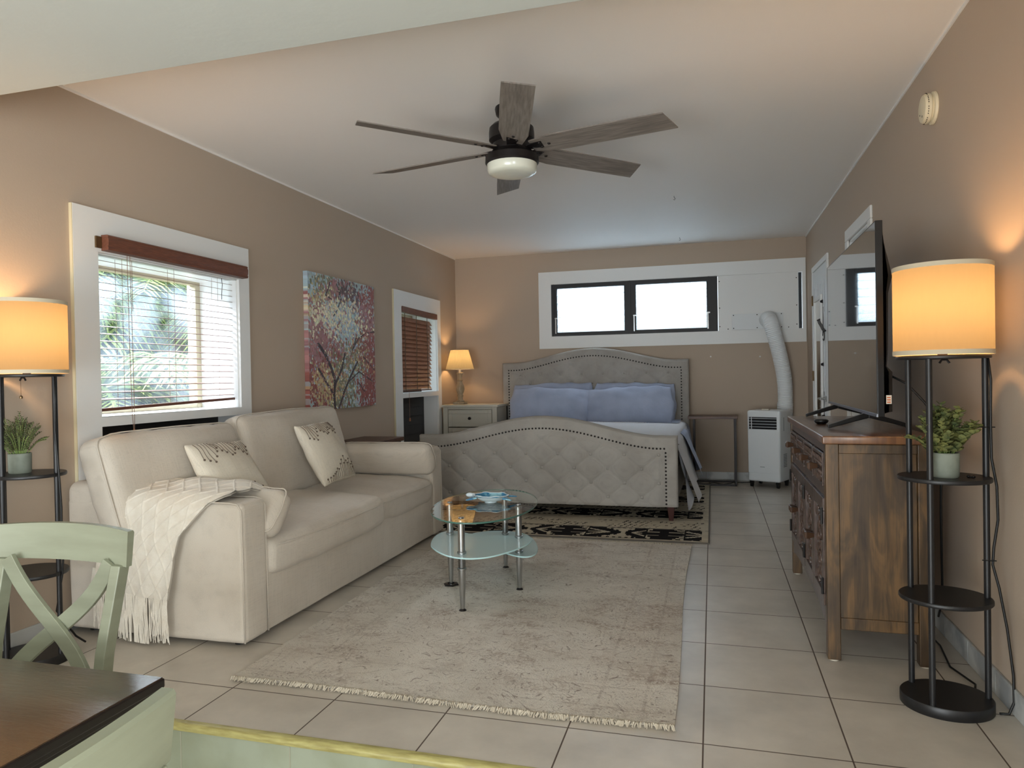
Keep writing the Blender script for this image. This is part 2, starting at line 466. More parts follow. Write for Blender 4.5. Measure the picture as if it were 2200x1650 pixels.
def wood_mat():
    m = bpy.data.materials.new('mango wood'); m.use_nodes = True
    nt = m.node_tree; N = nt.nodes; L = nt.links; b = N['Principled BSDF']
    tc = N.new('ShaderNodeTexCoord')
    # boards: a colour shift per 9 cm stripe across the side panel
    sep = N.new('ShaderNodeSeparateXYZ'); L.new(tc.outputs['Object'], sep.inputs[0])
    sn = N.new('ShaderNodeMath'); sn.operation = 'SNAP'; sn.inputs[1].default_value = 0.093; L.new(sep.outputs[0], sn.inputs[0])
    wn = N.new('ShaderNodeTexWhiteNoise'); wn.noise_dimensions = '1D'; L.new(sn.outputs[0], wn.inputs['W'])
    mp = N.new('ShaderNodeMapping'); mp.inputs['Scale'].default_value = (5.0, 5, 1.0)
    L.new(tc.outputs['Object'], mp.inputs[0])
    n = N.new('ShaderNodeTexNoise'); n.inputs['Scale'].default_value = 3.2; n.inputs['Detail'].default_value = 8; n.inputs['Distortion'].default_value = 1.4
    L.new(mp.outputs[0], n.inputs['Vector'])
    n2 = N.new('ShaderNodeTexNoise'); n2.inputs['Scale'].default_value = 5; n2.inputs['Detail'].default_value = 3
    L.new(tc.outputs['Object'], n2.inputs['Vector'])
    mpg = N.new('ShaderNodeMapping'); mpg.inputs['Scale'].default_value = (60, 60, 2.2); L.new(tc.outputs['Object'], mpg.inputs[0])
    ng = N.new('ShaderNodeTexNoise'); ng.inputs['Scale'].default_value = 3.0; ng.inputs['Detail'].default_value = 6; L.new(mpg.outputs[0], ng.inputs['Vector'])
    ad0 = N.new('ShaderNodeMath'); ad0.operation = 'MULTIPLY_ADD'; ad0.inputs[1].default_value = 0.32
    sb = N.new('ShaderNodeMath'); sb.operation = 'SUBTRACT'; sb.inputs[1].default_value = 0.5; L.new(ng.outputs['Fac'], sb.inputs[0])
    L.new(sb.outputs[0], ad0.inputs[0]); L.new(n.outputs['Fac'], ad0.inputs[2])
    ad = N.new('ShaderNodeMath'); ad.operation = 'MULTIPLY_ADD'; ad.inputs[1].default_value = 0.5
    L.new(n2.outputs['Fac'], ad.inputs[0]); L.new(ad0.outputs[0], ad.inputs[2])
    ad2 = N.new('ShaderNodeMath'); ad2.operation = 'MULTIPLY_ADD'; ad2.inputs[1].default_value = 0.14
    L.new(wn.outputs['Value'], ad2.inputs[0]); L.new(ad.outputs[0], ad2.inputs[2])
    cr = N.new('ShaderNodeValToRGB'); e = cr.color_ramp.elements
    e[0].position = 0.52; e[0].color = S(50, 36, 24); e[1].position = 1.2; e[1].color = S(108, 80, 47)
    k = cr.color_ramp.elements.new(0.78); k.color = S(74, 56, 35)
    L.new(ad2.outputs[0], cr.inputs[0]); L.new(cr.outputs[0], b.inputs['Base Color'])
    b.inputs['Roughness'].default_value = 0.42
    b.inputs['Coat Weight'].default_value = 0.15
    bp = N.new('ShaderNodeBump'); bp.inputs['Strength'].default_value = 0.12; bp.inputs['Distance'].default_value = 0.004
    L.new(n.outputs['Fac'], bp.inputs['Height']); L.new(bp.outputs[0], b.inputs['Normal'])
    return m
M['mango'] = wood_mat()
M['mangodark'] = mat('carved red brown wood', S(92, 72, 62), 0.32, col2=S(68, 52, 45), nscale=6, stretch=(1, 3, 3), coat=0.3, bump=0.1, bscale=40)

def thin_glass(name, tint=(1, 1, 1, 1), gloss=0.12, dust_haze=0.0, haze_col=(0.75, 0.85, 1, 1), rough=0.02):
    m = bpy.data.materials.new(name); m.use_nodes = True
    nt = m.node_tree; N = nt.nodes; L = nt.links
    N.remove(N['Principled BSDF']); out = N['Material Output']
    tr = N.new('ShaderNodeBsdfTransparent'); tr.inputs[0].default_value = tint
    gl = N.new('ShaderNodeBsdfGlossy'); gl.inputs['Roughness'].default_value = rough; gl.inputs['Color'].default_value = (1, 1, 1, 1)
    fr = N.new('ShaderNodeFresnel'); fr.inputs[0].default_value = 1.5
    mr = N.new('ShaderNodeMath'); mr.operation = 'MAXIMUM'; mr.inputs[1].default_value = gloss
    L.new(fr.outputs[0], mr.inputs[0])
    ge = N.new('ShaderNodeNewGeometry'); iv = N.new('ShaderNodeMath'); iv.operation = 'SUBTRACT'; iv.inputs[0].default_value = 1.0; L.new(ge.outputs['Backfacing'], iv.inputs[1])
    ml = N.new('ShaderNodeMath'); ml.operation = 'MULTIPLY'; L.new(mr.outputs[0], ml.inputs[0]); L.new(iv.outputs[0], ml.inputs[1])
    mx = N.new('ShaderNodeMixShader'); L.new(ml.outputs[0], mx.inputs[0]); L.new(tr.outputs[0], mx.inputs[1]); L.new(gl.outputs[0], mx.inputs[2])
    last = mx
    if dust_haze:
        tc = N.new('ShaderNodeTexCoord')
        v = N.new('ShaderNodeTexVoronoi'); v.inputs['Scale'].default_value = 55
        L.new(tc.outputs['Object'], v.inputs['Vector'])
        n = N.new('ShaderNodeTexNoise'); n.inputs['Scale'].default_value = 3; L.new(tc.outputs['Object'], n.inputs['Vector'])
        a = N.new('ShaderNodeMapRange'); a.inputs[1].default_value = 0.16; a.inputs[2].default_value = 0.08; a.inputs[3].default_value = 0; a.inputs[4].default_value = 0.55
        L.new(v.outputs['Distance'], a.inputs[0])
        b = N.new('ShaderNodeMapRange'); b.inputs[1].default_value = 0.35; b.inputs[2].default_value = 0.7; b.inputs[3].default_value = 0.0; b.inputs[4].default_value = dust_haze * 2
        L.new(n.outputs['Fac'], b.inputs[0])
        ad = N.new('ShaderNodeMath'); ad.operation = 'MULTIPLY_ADD'; L.new(a.outputs[0], ad.inputs[0]); L.new(b.outputs[0], ad.inputs[1]); L.new(b.outputs[0], ad.inputs[2])
        d = N.new('ShaderNodeBsdfTranslucent'); d.inputs[0].default_value = haze_col
        m2 = N.new('ShaderNodeMixShader'); L.new(ad.outputs[0], m2.inputs[0]); L.new(mx.outputs[0], m2.inputs[1]); L.new(d.outputs[0], m2.inputs[2])
        last = m2
    L.new(last.outputs[0], out.inputs['Surface'])
    return m
M['pane'] = thin_glass('clear window glass with dust', gloss=0.04, dust_haze=0.06)  # bluish haze of the garden view put into the dust layer
M['tableglass'] = thin_glass('clear table glass', tint=(0.95, 0.985, 0.97, 1), gloss=0.30, rough=0.0)
M['glassedge'] = mat('green glass edge', S(70, 110, 100), 0.1, spec=0.8)

def frosted(name, col, mixf=0.35, gl=0.1, pebble=0.0):
    m = bpy.data.materials.new(name); m.use_nodes = True
    nt = m.node_tree; N = nt.nodes; L = nt.links
    N.remove(N['Principled BSDF']); out = N['Material Output']
    t = N.new('ShaderNodeBsdfTranslucent'); t.inputs[0].default_value = col
    d = N.new('ShaderNodeBsdfDiffuse'); d.inputs[0].default_value = col
    g = N.new('ShaderNodeBsdfGlossy'); g.inputs['Roughness'].default_value = 0.25
    m1 = N.new('ShaderNodeMixShader'); m1.inputs[0].default_value = mixf; L.new(t.outputs[0], m1.inputs[1]); L.new(d.outputs[0], m1.inputs[2])
    m2 = N.new('ShaderNodeMixShader'); m2.inputs[0].default_value = gl; L.new(m1.outputs[0], m2.inputs[1]); L.new(g.outputs[0], m2.inputs[2])
    if pebble:
        tc = N.new('ShaderNodeTexCoord'); v = N.new('ShaderNodeTexNoise'); v.inputs['Scale'].default_value = 130; v.inputs['Detail'].default_value = 2
        L.new(tc.outputs['Object'], v.inputs['Vector'])
        r = N.new('ShaderNodeMapRange'); r.inputs[1].default_value = 0.35; r.inputs[2].default_value = 0.65; r.inputs[3].default_value = 1 - pebble; r.inputs[4].default_value = 1.0
        L.new(v.outputs['Fac'], r.inputs[0])
        hs = N.new('ShaderNodeHueSaturation'); hs.inputs['Color'].default_value = col; L.new(r.outputs[0], hs.inputs['Value'])
        L.new(hs.outputs[0], t.inputs[0])
    L.new(m2.outputs[0], out.inputs['Surface'])
    return m
M['louvre'] = frosted('pebbled louvre glass', (0.86, 0.93, 0.97, 1), 0.1, 0.06, pebble=0.6)

def shade_mat(name, col, emis, estr):
    m = bpy.data.materials.new(name); m.use_nodes = True
    nt = m.node_tree; N = nt.nodes; L = nt.links
    N.remove(N['Principled BSDF']); out = N['Material Output']
    tc = N.new('ShaderNodeTexCoord')
    n = N.new('ShaderNodeTexNoise'); n.inputs['Scale'].default_value = 90; n.inputs['Detail'].default_value = 3
    mp = N.new('ShaderNodeMapping'); mp.inputs['Scale'].default_value = (1, 1, 0.25); L.new(tc.outputs['Object'], mp.inputs[0]); L.new(mp.outputs[0], n.inputs['Vector'])
    r = N.new('ShaderNodeMapRange'); r.inputs[3].default_value = 0.88; r.inputs[4].default_value = 1.1; L.new(n.outputs['Fac'], r.inputs[0])
    t = N.new('ShaderNodeBsdfTranslucent'); t.inputs[0].default_value = col
    d = N.new('ShaderNodeBsdfDiffuse'); d.inputs[0].default_value = col
    m1 = N.new('ShaderNodeMixShader'); m1.inputs[0].default_value = 0.5; L.new(t.outputs[0], m1.inputs[1]); L.new(d.outputs[0], m1.inputs[2])
    e = N.new('ShaderNodeEmission'); e.inputs[0].default_value = emis
    ms = N.new('ShaderNodeMath'); ms.operation = 'MULTIPLY'; ms.inputs[1].default_value = estr; L.new(r.outputs[0], ms.inputs[0]); L.new(ms.outputs[0], e.inputs['Strength'])
    a = N.new('ShaderNodeAddShader'); L.new(m1.outputs[0], a.inputs[0]); L.new(e.outputs[0], a.inputs[1])
    L.new(a.outputs[0], out.inputs['Surface'])
    return m
M['shade'] = shade_mat('glowing linen drum shade', (0.17, 0.14, 0.085, 1), (1.0, 0.50, 0.17, 1), 0.11)
M['shade2'] = shade_mat('glowing pleated shade', (0.17, 0.15, 0.09, 1), (1.0, 0.56, 0.22, 1), 0.08)
M['shadetrim'] = mat('shade trim tape', S(196, 184, 160), 0.8)
M['bulb'] = mat('lit bulb', (1, 0.8, 0.5, 1), 0.4, emis=(1, 0.62, 0.28, 1), estr=12)

def rug_mat():
    m = bpy.data.materials.new('distressed beige rug'); m.use_nodes = True
    nt = m.node_tree; N = nt.nodes; L = nt.links; b = N['Principled BSDF']
    tc = N.new('ShaderNodeTexCoord')
    def noi(sc, det=5, st=(1, 1, 1), dist=0.0):
        mp = N.new('ShaderNodeMapping'); mp.inputs['Scale'].default_value = st; L.new(tc.outputs['Object'], mp.inputs[0])
        n = N.new('ShaderNodeTexNoise'); n.inputs['Scale'].default_value = sc; n.inputs['Detail'].default_value = det; n.inputs['Distortion'].default_value = dist
        n.inputs['Roughness'].default_value = 0.65
        L.new(mp.outputs[0], n.inputs['Vector']); return n.outputs['Fac']
    def rng(x, a, c, lo=0.0, hi=1.0):
        r = N.new('ShaderNodeMapRange'); r.inputs[1].default_value = a; r.inputs[2].default_value = c; r.inputs[3].default_value = lo; r.inputs[4].default_value = hi
        L.new(x, r.inputs[0]); return r.outputs[0]
    def mul(x, y):
        k = N.new('ShaderNodeMath'); k.operation = 'MULTIPLY'; L.new(x, k.inputs[0]); L.new(y, k.inputs[1]); return k.outputs[0]
    def mixc(f, c1, c2):
        k = N.new('ShaderNodeMix'); k.data_type = 'RGBA'
        L.new(f, k.inputs[0])
        if hasattr(c1, 'name'): L.new(c1, k.inputs[6])
        else: k.inputs[6].default_value = c1
        k.inputs[7].default_value = c2
        return k.outputs[2]
    # scrolling vine lines: thin level sets of a distorted noise, broken up by wear
    sc = noi(4.2, 2, (1, 1, 1), 1.6)
    ab = N.new('ShaderNodeMath'); ab.operation = 'PINGPONG'; ab.inputs[1].default_value = 0.055; L.new(sc, ab.inputs[0])
    line = rng(ab.outputs[0], 0.010, 0.003)
    wear = rng(noi(24, 6, (1, 1, 1)), 0.42, 0.62)
    f1 = mul(line, wear)
    base = mixc(rng(noi(1.6, 6), 0.35, 0.65), S(214, 206, 193), S(194, 185, 171))
    brown = mul(rng(noi(3.4, 8, (1.0, 2.0, 1), 0.8), 0.47, 0.62), rng(noi(55, 4), 0.40, 0.56))
    c = mixc(mul(brown, rng(noi(1.3, 2), 0.38, 0.6, 0.3, 1)), base, S(150, 130, 112))
    c = mixc(f1, c, S(126, 108, 94))
    speck = mul(rng(noi(85, 3, (1, 1, 1)), 0.56, 0.64), rng(noi(2.2, 3), 0.42, 0.56))
    c = mixc(mul(speck, rng(noi(9, 3), 0.4, 0.6, 0.2, 0.8)), c, S(100, 86, 76))
    # border stripes
    sep = N.new('ShaderNodeSeparateXYZ'); L.new(tc.outputs['Object'], sep.inputs[0])
    def absn(x):
        k = N.new('ShaderNodeMath'); k.operation = 'ABSOLUTE'; L.new(x, k.inputs[0]); return k.outputs[0]
    for ax, h in ((0, 0.88), (1, 1.33)):
        for d in (0.10, 0.27):
            s = N.new('ShaderNodeMath'); s.operation = 'SUBTRACT'; s.inputs[1].default_value = h - d; L.new(absn(sep.outputs[ax]), s.inputs[0])
            ln = rng(absn(s.outputs[0]), 0.009, 0.004)
            c = mixc(mul(mul(ln, rng(noi(40, 4), 0.35, 0.6)), rng(noi(2.2, 3), 0.35, 0.6, 0.0, 0.55)), c, S(140, 124, 110))
    L.new(c, b.inputs['Base Color'])
    b.inputs['Roughness'].default_value = 0.95; b.inputs['Specular IOR Level'].default_value = 0.15
    b.inputs['Sheen Weight'].default_value = 0.25
    bp = N.new('ShaderNodeBump'); bp.inputs['Strength'].default_value = 0.9; bp.inputs['Distance'].default_value = 0.006
    ad = N.new('ShaderNodeMath'); ad.operation = 'ADD'; L.new(noi(150, 3), ad.inputs[0]); L.new(noi(28, 3), ad.inputs[1])
    L.new(ad.outputs[0], bp.inputs['Height']); L.new(bp.outputs[0], b.inputs['Normal'])
    return m
M['rug'] = rug_mat()
M['fringe'] = mat('cream cotton fringe', S(198, 188, 170), 0.9)
M['rugpat'] = vcol_mat('woven tribal rug', 0.95, bump=0.5, bscale=200, spec=0.1)
M['rugbind'] = mat('grey rug binding', S(104, 98, 90), 0.9)
M['paint'] = vcol_mat('brushed oil paint', 0.5, bump=0.3, bscale=60, spec=0.4)
# ------------------------------------------------------------------ room shell
W1 = dict(y0=2.975, y1=4.115, zt=1.905, zs=1.045, zl=0.60)   # near west window
W2 = dict(y0=6.715, y1=7.70, zt=1.955, zs=1.065, zl=0.50)
WT = 0.40                                                  # west wall thickness
mb = MB()
wall_boxes(mb, 'x', XL - WT, XL, -2.6, YB + 0.2, -0.3, ZC + 0.05,
           [(W1['y0'], W1['y1'], W1['zl'], W1['zt']), (W2['y0'], W2['y1'], W2['zl'], W2['zt'])])
wl = struct(mb.build('wall_left', M['wall'], weld=True))
mb = MB()
D2 = (5.13, 5.86)
wall_boxes(mb, 'x', XR, XR + 0.14, -2.6, YB + 0.2, -0.3, ZC + 0.05, [(D2[0], D2[1], 0.0, 2.20), (-1.5, -0.3, 0.75, 1.75)])
wr = struct(mb.build('wall_right', M['wall'], weld=True))
BW = dict(x0=-1.852, x1=0.965, z0=1.69, z1=2.315)
mb = MB()
wall_boxes(mb, 'y', YB, YB + 0.16, XL - WT, XR + 0.14, -0.3, ZC + 0.05, [(BW['x0'], BW['x1'], BW['z0'], BW['z1'])])
struct(mb.build('wall_back', M['wall'], weld=True))
mb = MB()
wall_boxes(mb, 'y', -2.6, -2.5, XL - WT, XR + 0.14, -0.3, ZC + 0.05, [(-2.9, -0.3, -0.2, 2.1)])
struct(mb.build('wall_front', M['wall'], weld=True))
struct(MB().box(XL - WT, XR + 0.14, YSTEP + 0.012, YB + 0.16, -0.3, 0.0).build('floor', M['floor']))
struct(MB().box(XL - WT, XR + 0.14, -2.6, YSTEP + 0.012, -0.4, ZLOW).build('floor', M['floor']))
struct(MB().box(XL, XR, YSTEP - 0.004, YSTEP + 0.012, ZLOW, -0.022).build('wall_step', M['riser']))
mb = MB()
for xx in (-2.75, -2.3, -1.85, -1.405, -0.95, -0.5, -0.046, 0.41, 0.86):
    mb.box(xx - 0.002, xx + 0.002, YSTEP - 0.0055, YSTEP - 0.003, ZLOW, -0.03)
struct(mb.build('trim_1', mat('riser grout', S(150, 148, 128), 0.8)))
mb = MB()
pf = [(YSTEP - 0.012, -0.024), (YSTEP - 0.016, -0.012), (YSTEP - 0.012, -0.002), (YSTEP - 0.002, 0.0025), (YSTEP + 0.016, 0.0025), (YSTEP + 0.016, -0.024)]
mb.prism([(p[0], p[1]) for p in pf], XL, XR, 'x')
struct(mb.build('trim_2', M['edgestrip'], smooth=True, autos=50))
struct(MB().box(XL - 0.95, XR + 0.4, YSTEP, YB + 0.35, ZC, ZC + 0.12).build('ceiling', M['ceil']))
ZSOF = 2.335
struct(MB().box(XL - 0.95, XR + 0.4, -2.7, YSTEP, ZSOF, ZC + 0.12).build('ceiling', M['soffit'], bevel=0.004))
# small cover bead where ceiling meets the walls
mb = MB()
mb.box(XL, XL + 0.008, YSTEP, YB, ZC - 0.012, ZC)
struct(mb.build('trim_3', M['ceil']))
mb = MB().box(XR - 0.008, XR, YSTEP, YB, ZC - 0.012, ZC)
struct(mb.build('trim_4', M['white']))
# marble skirting of the back and right wall
def skirting(name, axis, a, b, gaps=()):
    mb = MB(); k = a
    while k < b - 0.01:
        e = min(k + 0.30, b)
        if not any(g[0] < (k + e) / 2 < g[1] for g in gaps):
            if axis == 'x': mb.box(XR - 0.010, XR, k + 0.001, e - 0.001, 0, 0.095)
            elif axis == 'w': mb.box(XL, XL + 0.010, k + 0.001, e - 0.001, 0, 0.095)
            else: mb.box(k + 0.001, e - 0.001, YB - 0.010, YB, 0, 0.095)
        k = e
    return struct(mb.build(name, M['marble'], bevel=0.002, seg=1))
skirting('baseboard_right', 'x', YSTEP + 0.01, YB, [(5.0, 6.0), (6.8, 7.95)])
skirting('baseboard_back', 'y', XL, XR - 0.012)
skirting('baseboard_left', 'w', YSTEP + 0.01, YB - 0.012)

# ------------------------------------------------------------------ west windows
def west_window(name, W, yo0, yo1, zo0, zo1, framecol, thick):
    mb = MB()
    x0, x1 = XL, XL + 0.020
    wall_boxes(mb, 'x', x0, x1, yo0, yo1, zo0, zo1, [(W['y0'], W['y1'], W['zs'], W['zt']), (W['y0'], W['y1'], W['zl'], W['zs'] - 0.05)])
    w = struct(mb.build(name, M['white'], weld=True))
    # ochre-white painted edge on the side of the casing
    mb = MB().box(XL + 0.001, XL + 0.019, yo0 - 0.004, yo0 + 0.0005, zo0, zo1)
    mb.build('casing_edge', M['cream'], w)
    # deep jambs, head, sill board
    mb = MB(); xo = XL - WT + 0.10
    mb.box(xo, XL, W['y0'] - 0.001, W['y0'] + 0.006, W['zl'], W['zt']); mb.box(xo, XL, W['y1'] - 0.006, W['y1'] + 0.001, W['zl'], W['zt'])
    mb.box(xo, XL, W['y0'], W['y1'], W['zt'] - 0.006, W['zt'] + 0.001)
    mb.build('jamb_lining', M['jamb'], w)
    MB().box(xo - 0.02, XL + 0.019, W['y0'], W['y1'], W['zs'] - 0.05, W['zs']).build('sill', M['jamb'], w, bevel=0.003)
    # lower louvred vent (closed, dark)
    mb = MB(); xv = XL - 0.16
    mb.box(xv - 0.02, xv - 0.005, W['y0'], W['y1'], W['zl'], W['zs'] - 0.05)
    z = W['zl']
    while z < W['zs'] - 0.06:
        mb.hexa([(xv - 0.005, W['y0'], z), (xv + 0.022, W['y0'], z), (xv + 0.022, W['y1'] - 0.10, z), (xv - 0.005, W['y1'] - 0.10, z)],
                [(xv - 0.005, W['y0'], z + 0.085), (xv + 0.006, W['y0'], z + 0.095), (xv + 0.006, W['y1'] - 0.10, z + 0.095), (xv - 0.005, W['y1'] - 0.10, z + 0.085)])
        z += 0.10
    mb.build('louvre_vent', M['darkrec'], w)
    # outer frame and pane
    mb = MB(); xf = XL - WT + 0.06
    frame_boxes(mb, 'x', xf, xf + 0.05, W['y0'], W['y1'], W['zs'], W['zt'], (0.03, 0.05, 0.03, 0.03))
    mb.build('sash', framecol, w, bevel=0.003, seg=1)
    MB().box(xf + 0.02, xf + 0.024, W['y0'] + 0.02, W['y1'] - 0.04, W['zs'] + 0.02, W['zt'] - 0.02).build('pane', M['pane'], w)
    return w
frame_beige = mat('beige aluminium', S(196, 186, 160), 0.5)
west_window('window_1', W1, 2.825, 4.223, 0.45, 2.127, frame_beige, 0.3)
west_window('window_2', W2, 6.54, 7.80, 0.42, 2.122, frame_beige, 0.3)

# blind of the near window: open slats
t = thing('window_blind', 'wooden blind with open slats and brown valance over the large left window', 'blind', (XL + 0.01, 3.55, 1.95))
mb = MB()
prof = [(0.012, -0.002), (0.056, 0.0), (0.060, 0.010), (0.056, 0.018), (0.060, 0.030), (0.060, 0.055), (0.055, 0.066), (0.058, 0.074), (0.050, 0.080), (0.012, 0.080)]
vs = []
YV0, YV1 = 2.992, 4.145
for y, zb in ((YV0, 1.915), (YV1, 1.915)):
    vs += [(XL + p[0] + 0.012, y, zb + p[1]) for p in prof]
n = len(prof)
mb.add(vs, [(k, (k + 1) % n, n + (k + 1) % n, n + k) for k in range(n)] + [tuple(range(n)), tuple(range(2 * n - 1, n - 1, -1))])
mb.build('valance', M['terracotta'], t, smooth=True, autos=30)
mb = MB().box(XL + 0.004, XL + 0.030, 2.955, 2.990, 1.925, 1.985)
mb.build('bracket', M['brass'], t)
mb = MB()
ns = 20; ztop, zbot = 1.875, 1.135
for k in range(ns):
    f = k / (ns - 1)
    z = ztop - (ztop - zbot) * f
    xc = XL - 0.045
    tilt = -0.0035
    mb.hexa([(xc - 0.018, W1['y0'] + 0.012, z - tilt), (xc + 0.018, W1['y0'] + 0.012, z + tilt), (xc + 0.018, W1['y1'] - 0.012, z + tilt - 0.004), (xc - 0.018, W1['y1'] - 0.012, z - tilt - 0.004)],
            [(xc - 0.018, W1['y0'] + 0.012, z - tilt + 0.0026), (xc + 0.018, W1['y0'] + 0.012, z + tilt + 0.0026), (xc + 0.018, W1['y1'] - 0.012, z + tilt - 0.0014), (xc - 0.018, W1['y1'] - 0.012, z - tilt - 0.0014)])
mb.build('slats', M['whiteslat'], t)
mb = MB().hexa([(XL - 0.07, 2.99, 1.072), (XL - 0.018, 2.99, 1.072), (XL - 0.018, 4.10, 1.096), (XL - 0.07, 4.10, 1.096)],
               [(XL - 0.07, 2.99, 1.088), (XL - 0.018, 2.99, 1.088), (XL - 0.018, 4.10, 1.112), (XL - 0.07, 4.10, 1.112)])
mb.build('bottom_rail', M['terracotta'], t, bevel=0.003)
mb = MB()
for yy in (3.17, 3.56, 3.95):
    for xx in (XL - 0.068, XL - 0.022):
        mb.cyl((xx, yy, 1.92), (xx, yy, 1.09), 0.0011, n=5)
mb.cyl((XL - 0.018, 3.235, 1.92), (XL - 0.018, 3.235, 1.62), 0.0016, n=5)
mb.build('ladder_string', M['string'], t)
mb = MB()
mb.tube([(XL + 0.024, 3.16, 1.92), (XL + 0.026, 3.162, 1.4), (XL + 0.030, 3.165, 1.05), (XL + 0.034, 3.168, 0.965)], 0.0016, 5)
mb.tube([(XL + 0.028, 3.175, 1.92), (XL + 0.032, 3.177, 1.4), (XL + 0.034, 3.176, 1.05), (XL + 0.036, 3.172, 0.965)], 0.0016, 5)
mb.build('pull_cord', M['string'], t)
MB().lathe([(0.002, 0.03), (0.005, 0.024), (0.009, 0.0), (0.008, -0.006), (0.0, -0.007)], (XL + 0.036, 3.17, 0.942), 10).build('tassel', M['cordwood'], t, smooth=True)
mb = MB().tube([(XL - 0.02, 3.985, 1.93), (XL - 0.016, 3.99, 1.86), (XL - 0.018, 3.986, 1.80), (XL - 0.022, 3.99, 1.76)], 0.002, 5)
mb.build('tied_cord', M['cord'], t)

# blind of the far window: closed slats
t = thing('window_blind', 'closed reddish brown wooden blind on the narrow window beside the corner lamp', 'blind', (XL + 0.01, 7.2, 1.9), group=None)
MB().hexa([(XL - 0.02, 6.72, 1.905), (XL + 0.028, 6.72, 1.905), (XL + 0.028, 7.685, 1.89), (XL - 0.02, 7.685, 1.89)],
          [(XL - 0.02, 6.72, 1.965), (XL + 0.028, 6.72, 1.965), (XL + 0.028, 7.685, 1.95), (XL - 0.02, 7.685, 1.95)]).build('valance', M['terracotta'], t, bevel=0.003)
mb = MB()
ns = 17
for k in range(ns):
    f = k / (ns - 1)
    z1 = 1.868 - f * 0.715; h = 0.050
    ye = 7.60 - 0.035 * f - 0.03 * max(0, f - 0.6) + random.uniform(-0.012, 0.012); ys = 6.728
    dz = -0.004
    mb.hexa([(XL - 0.045, ys, z1 - h), (XL - 0.004, ys, z1 - h), (XL - 0.004, ye, z1 - h + dz), (XL - 0.045, ye, z1 - h + dz)],
            [(XL - 0.048, ys, z1 - h + 0.003), (XL - 0.048 + 0.012, ys, z1), (XL - 0.048 + 0.012, ye, z1 + dz), (XL - 0.048, ye, z1 - h + 0.003 + dz)])
mb.build('slats', M['blindslat'], t)
MB().box(XL - 0.05, XL - 0.006, 6.73, 7.56, 1.082, 1.094).build('bottom_rail', M['terracotta'], t)
mb = MB()
for yy in (6.84, 7.14, 7.44):
    mb.cyl((XL - 0.001, yy, 1.9), (XL - 0.001, yy, 1.085), 0.0035, n=5)
mb.build('ladder_tape', M['thread'], t)
mb = MB()
mb.tube([(XL + 0.024, 6.86, 1.08), (XL + 0.026, 6.862, 0.95), (XL + 0.025, 6.865, 0.80)], 0.0018, 5)
mb.build('pull_cord', M['string'], t)
MB().lathe([(0.003, 0.03), (0.007, 0.024), (0.010, 0.0), (0.009, -0.006), (0.0, -0.007)], (XL + 0.025, 6.865, 0.775), 10).build('tassel', M['cordwood'], t, smooth=True)

# ------------------------------------------------------------------ high back window
mb = MB()
frame_boxes(mb, 'y', YB - 0.02, YB, -2.005, 1.0, 1.545, 2.465, (0.153, 0.035, 0.145, 0.15))
w3 = struct(mb.build('window_3', M['white'], weld=True))
mb = MB()
frame_boxes(mb, 'y', YB, YB + 0.14, BW['x0'] - 0.004, BW['x1'] + 0.004, BW['z0'] - 0.004, BW['z1'] + 0.004, 0.008)
mb.build('jamb_lining', M['jamb'], w3)
mb = MB()
yf0, yf1 = YB - 0.006, YB + 0.05
X0, X1 = BW['x0'] + 0.002, 0.072
zb, zt_ = BW['z0'] + 0.002, BW['z1'] - 0.002
wall_boxes(mb, 'y', yf0, yf1, X0, X1, zb, zt_, [(X0 + 0.065, -0.98, zb + 0.045, zt_ - 0.05), (-0.845, X1 - 0.12, zb + 0.045, zt_ - 0.05)])
mb.box(-0.925, -0.905, yf0 - 0.012, yf0, zb, zt_); mb.box(X1 - 0.105, X1 - 0.088, yf0 - 0.010, yf0, zb, zt_)
mb.box(X0 + 0.02, X0 + 0.035, yf0 - 0.010, yf0, zb, zt_)
mb.build('louvre_frame', M['blackframe'], w3, weld=False)
mb = MB()
for xx in (-0.872, X1 - 0.115, X0 + 0.045):
    mb.box(xx, xx + 0.012, yf0 - 0.02, yf0, zb + 0.03, zb + 0.22); mb.box(xx - 0.002, xx + 0.03, yf0 - 0.03, yf0 - 0.012, zb + 0.205, zb + 0.22)
mb.build('louvre_lever', M['chrome'], w3)
for a, b in ((X0 + 0.062, -0.977), (-0.848, X1 - 0.117)):
    for k in range(6):
        z0 = zb + 0.048 + k * 0.087; y0 = YB + 0.022
        q = MB().hexa([(a, y0 - 0.016, z0), (b, y0 - 0.016, z0), (b, y0 - 0.011, z0), (a, y0 - 0.011, z0)],
                      [(a, y0 + 0.012, z0 + 0.092), (b, y0 + 0.012, z0 + 0.092), (b, y0 + 0.017, z0 + 0.092), (a, y0 + 0.017, z0 + 0.092)])
        q.build('louvre_blade', M['louvre'], w3)
# outer storm sheet behind the blades, seen as the yellow strip at the head
# white blanking panel with the hose plate
pn = MB().box(0.075, 0.925, YB - 0.004, YB + 0.012, BW['z0'] + 0.004, BW['z1'] - 0.002).build('blanking_panel', M['white'], w3)
MB().box(0.93, 0.962, YB + 0.03, YB + 0.045, BW['z0'], BW['z1']).build('dark_gap', M['doordark'], w3)
for xx, zz in ((0.092, 1.74), (0.092, 1.95), (0.092, 2.25), (0.905, 1.74), (0.905, 1.95), (0.905, 2.25), (0.18, BW['z0'] + 0.02), (0.82, BW['z0'] + 0.02)):
    MB().ball((xx, YB - 0.006, zz), 0.006, 0.003, 0.006, 8, 6).build('screw', M['darkmetal'], w3, smooth=True)
pl = thing('vent_plate', 'white rectangular plate holding the hose at the blanked window end', 'vent plate', (0.49, YB - 0.005, 1.785))
MB().box(0.222, 0.762, YB - 0.016, YB - 0.005, 1.70, 1.875).build('plate', M['whiteplastic'], pl, bevel=0.002)
